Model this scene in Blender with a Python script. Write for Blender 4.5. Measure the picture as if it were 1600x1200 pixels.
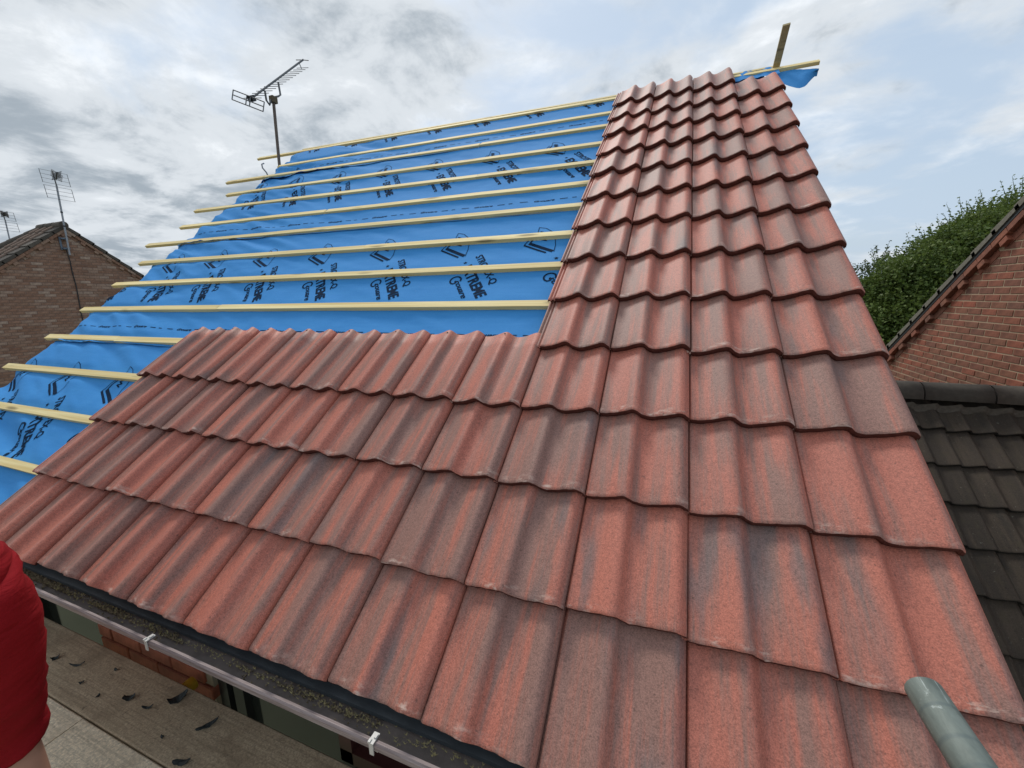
import bpy, bmesh, math, random
from mathutils import Vector, Matrix, noise, Euler
random.seed(7)
D = bpy.data
SC = bpy.context.scene
for o in list(D.objects): D.objects.remove(o)
COL = SC.collection
rad = math.radians

# ------------------------------------------------------------------ camera
CW = Vector((-0.69365, -0.65807, 1.01209))
RIGHT = Vector((0.935847, 0.352082, -0.015092))
DOWN = Vector((0.060059, -0.201547, -0.977636))
FWD = Vector((-0.347250, 0.914012, -0.209763))
FPX = 630.19
cam = D.cameras.new('camera'); cam.sensor_width = 36; cam.lens = FPX / 1600 * 36
cam.clip_start = 0.02; cam.clip_end = 5000
camo = D.objects.new('camera', cam); COL.objects.link(camo); SC.camera = camo
camo.matrix_world = Matrix(((RIGHT.x, -DOWN.x, -FWD.x, CW.x), (RIGHT.y, -DOWN.y, -FWD.y, CW.y),
                            (RIGHT.z, -DOWN.z, -FWD.z, CW.z), (0, 0, 0, 1)))
def seen(p, pad=60):
    q = Vector(p) - CW; z = q.dot(FWD)
    if z < .05: return False
    x = 800 + FPX * q.dot(RIGHT) / z; y = 600 + FPX * q.dot(DOWN) / z
    return -pad < x < 1600 + pad and -pad < y < 1200 + pad

# ------------------------------------------------------------------ sky
SUN_AZ, SUN_EL = rad(-38), rad(52)      # azimuth measured from +Y towards +X
w = D.worlds.new('World'); SC.world = w; w.use_nodes = True
nt = w.node_tree; nt.nodes.clear()
def N(tree, typ, **kw):
    n = tree.nodes.new(typ)
    for k, v in kw.items():
        if k == 'inp':
            for a, b in v.items(): n.inputs[a].default_value = b
        else: setattr(n, k, v)
    return n
def L(tree, a, b): tree.links.new(a, b)
def math_(tree, op, a, b=None, c=None, clamp=False):
    n = tree.nodes.new('ShaderNodeMath'); n.operation = op; n.use_clamp = clamp
    for i, v in enumerate((a, b, c)):
        if v is None: continue
        if isinstance(v, (int, float)): n.inputs[i].default_value = v
        else: tree.links.new(v, n.inputs[i])
    return n.outputs[0]
def ramp(tree, fac, stops, interp='LINEAR'):
    n = tree.nodes.new('ShaderNodeValToRGB'); cr = n.color_ramp; cr.interpolation = interp
    while len(cr.elements) > 1: cr.elements.remove(cr.elements[-1])
    for i, (p, c) in enumerate(stops):
        e = cr.elements[0] if i == 0 else cr.elements.new(p)
        e.position = p; e.color = (c, c, c, 1) if isinstance(c, (int, float)) else (*c, 1)
    if fac is not None: tree.links.new(fac, n.inputs[0])
    return n.outputs[0]
def mix(tree, fac, a, b, mode='MIX'):
    n = tree.nodes.new('ShaderNodeMix'); n.data_type = 'RGBA'; n.blend_type = mode
    for i, v in ((0, fac), (6, a), (7, b)):
        if isinstance(v, (int, float)): n.inputs[i].default_value = v
        elif isinstance(v, tuple): n.inputs[i].default_value = (*v, 1)
        else: tree.links.new(v, n.inputs[i])
    return n.outputs[2]
def noise_(tree, vec, scale, detail=4, rough=.55, dist=0, lac=2.0):
    n = tree.nodes.new('ShaderNodeTexNoise')
    n.inputs['Scale'].default_value = scale; n.inputs['Detail'].default_value = detail
    n.inputs['Roughness'].default_value = rough; n.inputs['Distortion'].default_value = dist
    n.inputs['Lacunarity'].default_value = lac
    if vec is not None: tree.links.new(vec, n.inputs['Vector'])
    return n.outputs[0]
def vmap(tree, vec, scale=(1, 1, 1), loc=(0, 0, 0), rot=(0, 0, 0)):
    n = tree.nodes.new('ShaderNodeMapping'); n.inputs['Scale'].default_value = scale
    n.inputs['Location'].default_value = loc; n.inputs['Rotation'].default_value = rot
    tree.links.new(vec, n.inputs['Vector']); return n.outputs[0]

SKY_STRENGTH = 0.1
sky = N(nt, 'ShaderNodeTexSky', sky_type='NISHITA'); sky.sun_disc = False
sky.sun_elevation = SUN_EL; sky.sun_rotation = SUN_AZ
sky.air_density = 1.2; sky.dust_density = 2.5; sky.ozone_density = 1.0
tc = N(nt, 'ShaderNodeTexCoord')
sep = N(nt, 'ShaderNodeSeparateXYZ'); L(nt, tc.outputs['Generated'], sep.inputs[0])
zz = math_(nt, 'ADD', math_(nt, 'MAXIMUM', sep.outputs[2], 0.0), 0.22)
cx = math_(nt, 'DIVIDE', sep.outputs[0], zz); cy = math_(nt, 'DIVIDE', sep.outputs[1], zz)
cmb = N(nt, 'ShaderNodeCombineXYZ'); L(nt, cx, cmb.inputs[0]); L(nt, cy, cmb.inputs[1])
cv = cmb.outputs[0]
cvw = vmap(nt, cv, scale=(1.0, 1.15, 1), loc=(3.1, 1.7, 0), rot=(0, 0, rad(20)))
n_big = noise_(nt, cvw, 0.55, 2, .5)
n_med = noise_(nt, cvw, 1.7, 8, .56, .25)
n_fine = noise_(nt, vmap(nt, cv, loc=(9, 4, 2)), 3.0, 8, .62, .25)
# the weather front lies towards -X: thick broken cloud there, thin veil towards +X
front = math_(nt, 'MULTIPLY_ADD', cx, -0.20, 0.53, clamp=True)
dens = math_(nt, 'ADD', math_(nt, 'MULTIPLY', n_med, 0.62), math_(nt, 'MULTIPLY', n_big, 0.38))
dens = math_(nt, 'ADD', dens, math_(nt, 'MULTIPLY', math_(nt, 'SUBTRACT', front, 0.5), 0.40))
cover = ramp(nt, dens, [(.43, 0.0), (.56, 1.0)], 'EASE')
thick = ramp(nt, math_(nt, 'ADD', math_(nt, 'MULTIPLY', n_fine, .6), math_(nt, 'MULTIPLY', dens, .4)), [(.40, 0.0), (.52, .4), (.66, 1.0)], 'EASE')
c_white = (7.2, 7.5, 7.8); c_grey = (2.85, 3.3, 3.75)
cloud = mix(nt, thick, c_white, c_grey)
veil = noise_(nt, vmap(nt, cv, scale=(.5, 1.6, 1), rot=(0, 0, rad(-25))), 1.3, 6, .55, .4)
base = mix(nt, ramp(nt, veil, [(.3, .74), (.7, .94)]), sky.outputs[0], (4.0, 4.9, 6.0))
skyc = mix(nt, cover, base, cloud)
bg = N(nt, 'ShaderNodeBackground'); bg.inputs['Strength'].default_value = SKY_STRENGTH
L(nt, skyc, bg.inputs['Color'])
wo = N(nt, 'ShaderNodeOutputWorld'); L(nt, bg.outputs[0], wo.inputs[0])

# ------------------------------------------------------------------ sun (behind cloud)
sl = D.lights.new('sun', 'SUN'); sl.energy = 1.5; sl.angle = rad(14); sl.color = (1, .96, .9)
so = D.objects.new('sun', sl); COL.objects.link(so)
sd = Vector((math.sin(SUN_AZ) * math.cos(SUN_EL), math.cos(SUN_AZ) * math.cos(SUN_EL), math.sin(SUN_EL)))
so.rotation_euler = (-sd).to_track_quat('-Z', 'Y').to_euler(); so.location = (0, 0, 30)

vs = SC.view_settings
vs.view_transform = 'Standard'; vs.look = 'None'; vs.exposure = 0.43; vs.gamma = 1; vs.use_curve_mapping = False
SC.render.engine = 'CYCLES'
SC.cycles.max_bounces = 5; SC.cycles.diffuse_bounces = 3; SC.cycles.glossy_bounces = 2; SC.cycles.transmission_bounces = 2
SC.render.resolution_x = 1024; SC.render.resolution_y = 768

# ------------------------------------------------------------------ helpers
def T(*a): return Matrix.Translation(Vector(a))
def obj(name, me, mats=None, parent=None, mw=None, kind=None, label=None):
    o = D.objects.new(name, me); COL.objects.link(o)
    if mats is not None and me is not None:
        ms = mats if isinstance(mats, (list, tuple)) else [mats]
        if len(me.materials) == 0:
            for m in ms: me.materials.append(m)
    if mw is not None: o.matrix_basis = mw
    if parent is not None:
        o.parent = parent; o.matrix_parent_inverse = WORLD[parent.name].inverted()
    WORLD[o.name] = (mw or Matrix()).copy()
    if kind: o['kind'] = kind
    if label: o['label'] = label
    return o
WORLD = {}
def thing(name, label, cat, loc=(0, 0, 0), group=None):
    o = D.objects.new(name, None); COL.objects.link(o); o.empty_display_size = .1
    o.location = loc; WORLD[o.name] = T(*loc)
    o['label'] = label; o['category'] = cat
    if group: o['group'] = group
    return o
def tag(o, label, cat, group=None):
    o['label'] = label; o['category'] = cat
    if group: o['group'] = group
    return o
def mesh(name, v, f, smooth=False, midx=None):
    me = D.meshes.new(name); me.from_pydata([tuple(p) for p in v], [], f); me.update()
    if smooth: me.polygons.foreach_set('use_smooth', [True] * len(me.polygons))
    if midx: me.polygons.foreach_set('material_index', midx)
    return me
class MB:
    def __init__(s): s.v = []; s.f = []; s.sm = []
    def add(s, v, f, smooth=False):
        n = len(s.v); s.v += [Vector(p) for p in v]; s.f += [[i + n for i in q] for q in f]; s.sm += [smooth] * len(f)
    def box(s, a, b, M=None):
        x0, y0, z0 = a; x1, y1, z1 = b
        v = [Vector(p) for p in ((x0, y0, z0), (x1, y0, z0), (x1, y1, z0), (x0, y1, z0), (x0, y0, z1), (x1, y0, z1), (x1, y1, z1), (x0, y1, z1))]
        if M is not None: v = [M @ p for p in v]
        s.add(v, [(0, 3, 2, 1), (4, 5, 6, 7), (0, 1, 5, 4), (1, 2, 6, 5), (2, 3, 7, 6), (3, 0, 4, 7)])
    def tube(s, pts, r, n=10, cap=True):
        pts = [Vector(p) for p in pts]; rs = r if isinstance(r, (list, tuple)) else [r] * len(pts)
        rings = []; up = None
        for i, p in enumerate(pts):
            t = (pts[min(i + 1, len(pts) - 1)] - pts[max(i - 1, 0)]).normalized()
            if up is None:
                up = t.orthogonal().normalized()
            else:
                up = (up - t * up.dot(t)).normalized()
            q = t.cross(up)
            rings.append([p + (up * math.cos(a) + q * math.sin(a)) * rs[i] for a in [2 * math.pi * k / n for k in range(n)]])
        v = [p for r_ in rings for p in r_]; f = []
        for i in range(len(pts) - 1):
            for k in range(n): f.append((i * n + k, i * n + (k + 1) % n, (i + 1) * n + (k + 1) % n, (i + 1) * n + k))
        s.add(v, f, True)
        if cap:
            s.add(rings[0], [list(range(n))[::-1]]); s.add(rings[-1], [list(range(n))])
    def prism(s, poly, dirv):
        n = len(poly); d = Vector(dirv); v = [Vector(p) for p in poly] + [Vector(p) + d for p in poly]
        s.add(v, [list(range(n))[::-1], list(range(n, 2 * n))] + [(i, (i + 1) % n, n + (i + 1) % n, n + i) for i in range(n)])
    def me(s, name):
        m = mesh(name, s.v, s.f); m.polygons.foreach_set('use_smooth', s.sm); return m
    def build(s, name, mat, parent=None, **k): return obj(name, s.me(name), mat, parent, **k)
def bevel(me, w, seg=1):
    bm = bmesh.new(); bm.from_mesh(me); bmesh.ops.remove_doubles(bm, verts=bm.verts, dist=1e-5)
    bmesh.ops.bevel(bm, geom=list(bm.edges), offset=w, segments=seg, affect='EDGES', profile=.5); bm.to_mesh(me); bm.free(); return me
def fbm(x, y, z=0, o=3):
    return noise.fractal(Vector((x, y, z)), 1.0, 2.0, o, noise_basis='PERLIN_ORIGINAL')

# ------------------------------------------------------------------ materials
def mat(name):
    m = D.materials.new(name); m.use_nodes = True
    t = m.node_tree; b = t.nodes['Principled BSDF']; return m, t, b
def simple(name, c, rough=.7, var=.15, scale=20, metal=0, bump=0, spec=.5, obj_var=0, stretch=(1, 1, 1)):
    m, t, b = mat(name)
    tcn = N(t, 'ShaderNodeTexCoord'); v = vmap(t, tcn.outputs['Object'], scale=stretch)
    n1 = noise_(t, v, scale, 6, .6)
    col = mix(t, n1, tuple(x * (1 - var) for x in c), tuple(min(1, x * (1 + var)) for x in c))
    if obj_var:
        oi = N(t, 'ShaderNodeObjectInfo')
        k = math_(t, 'MULTIPLY_ADD', oi.outputs['Random'], 2 * obj_var, 1 - obj_var)
        col = mix(t, 1.0, col, k, 'MULTIPLY')
    L(t, col, b.inputs['Base Color']); b.inputs['Roughness'].default_value = rough
    b.inputs['Metallic'].default_value = metal; b.inputs['Specular IOR Level'].default_value = spec
    if bump:
        bn = N(t, 'ShaderNodeBump'); bn.inputs['Strength'].default_value = bump; bn.inputs['Distance'].default_value = .003
        L(t, noise_(t, v, scale * 3, 6, .65), bn.inputs['Height']); L(t, bn.outputs[0], b.inputs['Normal'])
    return m

def tile_material(name, red, brown, slate, pale, scuff=True, moss=None, rough=.58):
    m, t, b = mat(name)
    tcn = N(t, 'ShaderNodeTexCoord'); oi = N(t, 'ShaderNodeObjectInfo')
    off = N(t, 'ShaderNodeVectorMath', operation='SCALE'); off.inputs[0].default_value = (37.1, 91.7, 53.3)
    L(t, oi.outputs['Random'], off.inputs['Scale'])
    add = N(t, 'ShaderNodeVectorMath', operation='ADD'); L(t, tcn.outputs['Object'], add.inputs[0]); L(t, off.outputs[0], add.inputs[1])
    P = add.outputs[0]
    wn = N(t, 'ShaderNodeTexWhiteNoise', noise_dimensions='1D'); L(t, oi.outputs['Random'], wn.inputs['W'])
    r2 = wn.outputs['Value']
    s1 = noise_(t, vmap(t, P, scale=(14, 1.5, 1)), 1.0, 5, .55, .25)      # broad colour streaks down the slope
    s2 = noise_(t, vmap(t, P, scale=(46, 3.2, 1)), 1.0, 4, .6, .15)       # finer streaks
    s3 = noise_(t, vmap(t, P, scale=(11, 2.3, 1), loc=(5, 3, 0)), 1.0, 4, .5, .2)
    k = math_(t, 'ADD', math_(t, 'MULTIPLY', s1, .56), math_(t, 'ADD', math_(t, 'MULTIPLY', s2, .28), math_(t, 'MULTIPLY', noise_(t, vmap(t, P, scale=(170, 4.5, 1)), 1.0, 3, .6), .16)))
    k = math_(t, 'ADD', k, math_(t, 'MULTIPLY', math_(t, 'SUBTRACT', oi.outputs['Random'], .33), .09))
    f1 = ramp(t, k, [(.43, 0), (.58, 1)], 'EASE')
    c = mix(t, f1, red, brown)
    red2 = tuple(min(1, x * y) for x, y in zip(red, (1.12, 1.1, 1.05)))
    c = mix(t, math_(t, 'MULTIPLY', r2, .5), c, mix(t, f1, red2, brown))
    f2 = ramp(t, math_(t, 'ADD', s3, math_(t, 'MULTIPLY', math_(t, 'SUBTRACT', r2, .5), .16)), [(.60, 0), (.78, .75)], 'EASE')
    c = mix(t, f2, c, slate)
    # sand-faced speckle
    g1 = noise_(t, P, 300, 2, .7); g2 = noise_(t, P, 110, 2, .6)
    sp = math_(t, 'ADD', math_(t, 'MULTIPLY', g1, .7), math_(t, 'MULTIPLY', g2, .3))
    c = mix(t, 1.0, c, ramp(t, sp, [(.30, .52), (.5, 1.0), (.70, 1.42)]), 'MULTIPLY')
    dk = ramp(t, noise_(t, P, 90, 2, .5), [(.69, 0), (.74, .6)])
    c = mix(t, dk, c, tuple(x * .35 for x in brown))
    if scuff:
        sepn = N(t, 'ShaderNodeSeparateXYZ'); L(t, tcn.outputs['Object'], sepn.inputs[0])
        near = ramp(t, sepn.outputs[1], [(.0, 1), (.012, .9), (.034, 0)])
        sc_ = ramp(t, noise_(t, vmap(t, P, scale=(26, 60, 1)), 1.0, 5, .65), [(.50, 0), (.66, .9)])
        sc_ = math_(t, 'MULTIPLY', sc_, ramp(t, noise_(t, vmap(t, P, scale=(9, 1, 1), loc=(3, 1, 0)), 1.0, 2, .5), [(.44, .08), (.60, 1)]))
        c = mix(t, math_(t, 'MULTIPLY', near, sc_), c, pale)
        # odd scratches and splashes
        sc2 = ramp(t, noise_(t, vmap(t, P, scale=(9, 7, 1), loc=(2, 8, 1)), 1.0, 6, .7), [(.72, 0), (.76, .45)])
        c = mix(t, sc2, c, pale)
    if moss:
        ms = ramp(t, noise_(t, P, 16, 6, .7), [(.5, 0), (.7, .8)])
        c = mix(t, ms, c, moss)
        ls = ramp(t, noise_(t, vmap(t, P, loc=(1, 7, 3)), 60, 3, .6), [(.68, 0), (.73, .6)])
        c = mix(t, ls, c, pale)
    L(t, c, b.inputs['Base Color'])
    b.inputs['Roughness'].default_value = rough; b.inputs['Specular IOR Level'].default_value = .42
    bn = N(t, 'ShaderNodeBump'); bn.inputs['Strength'].default_value = .6; bn.inputs['Distance'].default_value = .0015
    L(t, sp, bn.inputs['Height']); L(t, bn.outputs[0], b.inputs['Normal'])
    return m
M_tile = tile_material('red_tile_face', (.42, .136, .092), (.262, .136, .106), (.158, .120, .112), (.62, .46, .38))
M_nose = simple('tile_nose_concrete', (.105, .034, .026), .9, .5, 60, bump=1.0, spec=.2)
M_dtile = tile_material('weathered_tile_face', (.066, .050, .037), (.046, .036, .028), (.036, .031, .026), (.2, .2, .16), scuff=False, moss=(.058, .047, .030), rough=.9)
M_dnose = simple('weathered_tile_nose', (.02, .018, .015), .95, .3, 40)

def brick_material(name, cols, rough=.85, vary=.3):
    m, t, b = mat(name); oi = N(t, 'ShaderNodeObjectInfo'); tcn = N(t, 'ShaderNodeTexCoord'); geo = N(t, 'ShaderNodeNewGeometry')
    rn = math_(t, 'FRACT', math_(t, 'ADD', oi.outputs['Random'], geo.outputs['Random Per Island']))
    st = [(i / (len(cols) - 1), c) for i, c in enumerate(cols)]
    c = ramp(t, rn, st)
    n = noise_(t, tcn.outputs['Object'], 22, 6, .65); n2 = noise_(t, tcn.outputs['Object'], 5, 3, .5)
    c = mix(t, 1.0, c, ramp(t, n, [(.25, 1 - vary), (.75, 1 + vary)]), 'MULTIPLY')
    c = mix(t, 1.0, c, ramp(t, n2, [(.3, .85), (.7, 1.15)]), 'MULTIPLY')
    L(t, c, b.inputs['Base Color']); b.inputs['Roughness'].default_value = rough
    bn = N(t, 'ShaderNodeBump'); bn.inputs['Strength'].default_value = .5; bn.inputs['Distance'].default_value = .004
    L(t, n, bn.inputs['Height']); L(t, bn.outputs[0], b.inputs['Normal'])
    return m
M_brickR = brick_material('red_brick', [(.25, .085, .048), (.205, .085, .052), (.28, .09, .052), (.18, .078, .052), (.235, .098, .058), (.30, .085, .048)])
M_brickL = brick_material('brown_brick', [(.25, .135, .085), (.32, .205, .145), (.22, .11, .068), (.37, .26, .195), (.24, .125, .078), (.29, .16, .105), (.21, .11, .07)])
M_mortR = simple('buff_mortar', (.44, .33, .22), .95, .2, 30)
M_mortL = simple('brown_mortar', (.20, .13, .10), .95, .25, 30)

def wood(name, c1, c2, knots=True, rough=.7, sx=1.2, sy=40):
    m, t, b = mat(name); tcn = N(t, 'ShaderNodeTexCoord'); oi = N(t, 'ShaderNodeObjectInfo')
    off = N(t, 'ShaderNodeVectorMath', operation='SCALE'); off.inputs[0].default_value = (11.3, 7.9, 3.1); L(t, oi.outputs['Random'], off.inputs['Scale'])
    add = N(t, 'ShaderNodeVectorMath', operation='ADD'); L(t, tcn.outputs['Object'], add.inputs[0]); L(t, off.outputs[0], add.inputs[1])
    P = add.outputs[0]
    n = noise_(t, vmap(t, P, scale=(sx, sy, sy)), 1.0, 6, .6, .4)
    c = mix(t, ramp(t, n, [(.3, 0), (.7, 1)]), c1, c2)
    c = mix(t, 1.0, c, math_(t, 'MULTIPLY_ADD', oi.outputs['Random'], .22, .9), 'MULTIPLY')
    if knots:
        vo = N(t, 'ShaderNodeTexVoronoi', feature='F1'); vo.inputs['Scale'].default_value = 1.0
        L(t, vmap(t, P, scale=(2.2, 13, 13)), vo.inputs['Vector'])
        c = mix(t, ramp(t, vo.outputs['Distance'], [(.08, .85), (.2, 0)]), c, tuple(x * .38 for x in c1))
    L(t, c, b.inputs['Base Color']); b.inputs['Roughness'].default_value = rough
    bn = N(t, 'ShaderNodeBump'); bn.inputs['Strength'].default_value = .3; bn.inputs['Distance'].default_value = .002
    L(t, n, bn.inputs['Height']); L(t, bn.outputs[0], b.inputs['Normal'])
    return m
M_batten = wood('sawn_batten', (.66, .47, .17), (.90, .75, .39))

def membrane_mat():
    m, t, b = mat('blue_membrane'); tcn = N(t, 'ShaderNodeTexCoord'); P = tcn.outputs['Object']
    n = noise_(t, P, 3, 5, .6); f = noise_(t, P, 400, 2, .5); s = noise_(t, vmap(t, P, scale=(1, 7, 7)), 6, 5, .6)
    c = mix(t, n, (.042, .225, .54), (.060, .275, .61))
    c = mix(t, ramp(t, s, [(.45, 0), (.75, .35)]), c, (.075, .31, .64))
    c = mix(t, 1.0, c, ramp(t, f, [(.3, .9), (.7, 1.08)]), 'MULTIPLY')
    dust = ramp(t, noise_(t, P, 38, 5, .7), [(.68, 0), (.78, .5)])
    c = mix(t, dust, c, (.34, .45, .62))
    L(t, c, b.inputs['Base Color']); b.inputs['Roughness'].default_value = .8; b.inputs['Specular IOR Level'].default_value = .12
    bn = N(t, 'ShaderNodeBump'); bn.inputs['Strength'].default_value = .25; bn.inputs['Distance'].default_value = .002
    L(t, noise_(t, P, 60, 4, .6), bn.inputs['Height']); L(t, bn.outputs[0], b.inputs['Normal'])
    return m
M_blue = membrane_mat()
M_print = simple('navy_ink', (.008, .022, .05), .9, .3, 60, spec=.05)
M_galv = simple('galvanised_steel', (.30, .36, .35), .5, .35, 18, metal=.55, bump=.15)
M_dgalv = simple('dull_aluminium', (.16, .16, .16), .55, .3, 30, metal=.5)
M_lgalv = simple('pale_aluminium', (.30, .31, .33), .5, .25, 14, metal=.4)
M_black = simple('black_plastic', (.018, .018, .02), .5, .3, 30)
M_yellow = simple('yellow_plastic', (.62, .40, .03), .5, .15, 40)
M_white = simple('white_plastic', (.50, .48, .44), .45, .15, 60)
M_gutter = simple('brown_gutter', (.040, .028, .026), .6, .4, 14, bump=.2)
def rim_mat():
    m, t, b = mat('faded_gutter_rim'); tcn = N(t, 'ShaderNodeTexCoord'); P = tcn.outputs['Object']
    n = noise_(t, vmap(t, P, scale=(7, 160, 160)), 1.0, 6, .65, .1); n2 = noise_(t, vmap(t, P, scale=(3, 20, 20)), 2.0, 5, .7)
    c = mix(t, ramp(t, n, [(.3, 0), (.62, 1)]), (.12, .085, .08), (.30, .24, .23))
    c = mix(t, ramp(t, n2, [(.55, 0), (.75, .6)]), c, (.10, .065, .06))
    L(t, c, b.inputs['Base Color']); b.inputs['Roughness'].default_value = .65; return m
M_rim = rim_mat()
M_moss = simple('gutter_grit', (.17, .13, .075), .95, .6, 90)
M_tray = simple('eaves_felt', (.030, .036, .040), .45, .3, 30, bump=.1)
M_frame = simple('brown_upvc', (.070, .022, .018), .4, .2, 10)
M_dframe = simple('dark_frame', (.025, .026, .026), .4, .2, 10)
m, t, b = mat('window_glass'); b.inputs['Base Color'].default_value = (.035, .040, .037, 1); b.inputs['Roughness'].default_value = .08; b.inputs['Specular IOR Level'].default_value = .7
M_glass = m
def board_mat(name, c1, c2, dirt):
    m, t, b = mat(name); tcn = N(t, 'ShaderNodeTexCoord'); oi = N(t, 'ShaderNodeObjectInfo'); P0 = tcn.outputs['Object']
    off = N(t, 'ShaderNodeVectorMath', operation='SCALE'); off.inputs[0].default_value = (11.3, 7.9, 3.1); L(t, oi.outputs['Random'], off.inputs['Scale'])
    add = N(t, 'ShaderNodeVectorMath', operation='ADD'); L(t, P0, add.inputs[0]); L(t, off.outputs[0], add.inputs[1]); P = add.outputs[0]
    n = noise_(t, vmap(t, P, scale=(2, 45, 45)), 1.0, 7, .62, .6)
    c = mix(t, ramp(t, n, [(.3, 0), (.7, 1)]), c1, c2)
    g = noise_(t, P, 140, 4, .7); c = mix(t, 1.0, c, ramp(t, g, [(.3, .6), (.7, 1.35)]), 'MULTIPLY'); gl = noise_(t, vmap(t, P, scale=(1.2, 120, 120)), 1.0, 5, .6, .8); c = mix(t, ramp(t, gl, [(.40, .35), (.48, 0)]), c, tuple(x * .55 for x in c1))
    d = noise_(t, P, 6, 7, .7); c = mix(t, ramp(t, d, [(.48, 0), (.68, .8)]), c, dirt)
    d2 = noise_(t, vmap(t, P, loc=(4, 2, 0)), 26, 5, .7); c = mix(t, ramp(t, d2, [(.64, 0), (.72, .7)]), c, tuple(x * .35 for x in dirt))
    wv = noise_(t, vmap(t, P, scale=(6, 90, 1), rot=(0, 0, rad(38))), 1.0, 3, .5); c = mix(t, ramp(t, wv, [(.72, 0), (.76, .6)]), c, tuple(x * .4 for x in dirt))
    L(t, c, b.inputs['Base Color']); b.inputs['Roughness'].default_value = .9
    bn = N(t, 'ShaderNodeBump'); bn.inputs['Strength'].default_value = .6; bn.inputs['Distance'].default_value = .003
    L(t, math_(t, 'ADD', g, n), bn.inputs['Height']); L(t, bn.outputs[0], b.inputs['Normal']); return m
M_board = board_mat('weathered_board', (.36, .265, .165), (.48, .37, .24), (.23, .165, .10))
M_board2 = board_mat('pale_board', (.70, .565, .39), (.82, .69, .50), (.50, .385, .25))
M_scrap = simple('black_felt_scrap', (.022, .028, .026), .7, .4, 60, bump=.5)
M_skin = simple('skin', (.42, .22, .15), .55, .12, 30)
M_stone = simple('lichen_stone', (.18, .165, .13), .95, .55, 30, bump=.6)
M_dark = simple('dark_void', (.012, .012, .012), .9, .1, 5)

# ------------------------------------------------------------------ ground
gm = mesh('ground', [(-600, -600, -5), (600, -600, -5), (600, 600, -5), (-600, 600, -5)], [(0, 1, 2, 3)])
M_ground = simple('garden_ground', (.12, .125, .075), .95, .5, .6)
obj('ground', gm, M_ground, kind='structure')

# ------------------------------------------------------------------ roof frame of the house being re-roofed
TH = rad(38.6); CT, ST = math.cos(TH), math.sin(TH)
RM = Matrix(((1, 0, 0, 0), (0, CT, -ST, 0), (0, ST, CT, 0), (0, 0, 0, 1)))   # (u, v, w) -> world
G, W = 0.32264, 0.30
HOUSE = thing('house', 'house being re-roofed, red tiles half laid over blue membrane and battens', 'house', (-2.6, 3.6, -5))

# ---- profiled tile: two rolls, nose, raised left interlock
HP = [(0, .0086), (.05, .0037), (.10, .0011), (.16, .0002), (.28, .0031), (.42, .0098), (.56, .0187), (.67, .0263), (.75, .0309), (.81, .0322), (.865, .0300), (.91, .0246), (.955, .0162), (1.0, .0086)]
def hprof(t):
    for i in range(len(HP) - 1):
        if t <= HP[i + 1][0]:
            x0, y0 = HP[i]; x1, y1 = HP[i + 1]; k = (t - x0) / (x1 - x0)
            m0 = (HP[i + 1][1] - HP[max(i - 1, 0)][1]) / (HP[i + 1][0] - HP[max(i - 1, 0)][0])
            m1 = (HP[min(i + 2, len(HP) - 1)][1] - y0) / (HP[min(i + 2, len(HP) - 1)][0] - x0); h = x1 - x0
            return (2 * k**3 - 3 * k**2 + 1) * y0 + (k**3 - 2 * k**2 + k) * h * m0 + (-2 * k**3 + 3 * k**2) * y1 + (k**3 - k**2) * h * m1
    return HP[-1][1]
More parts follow.
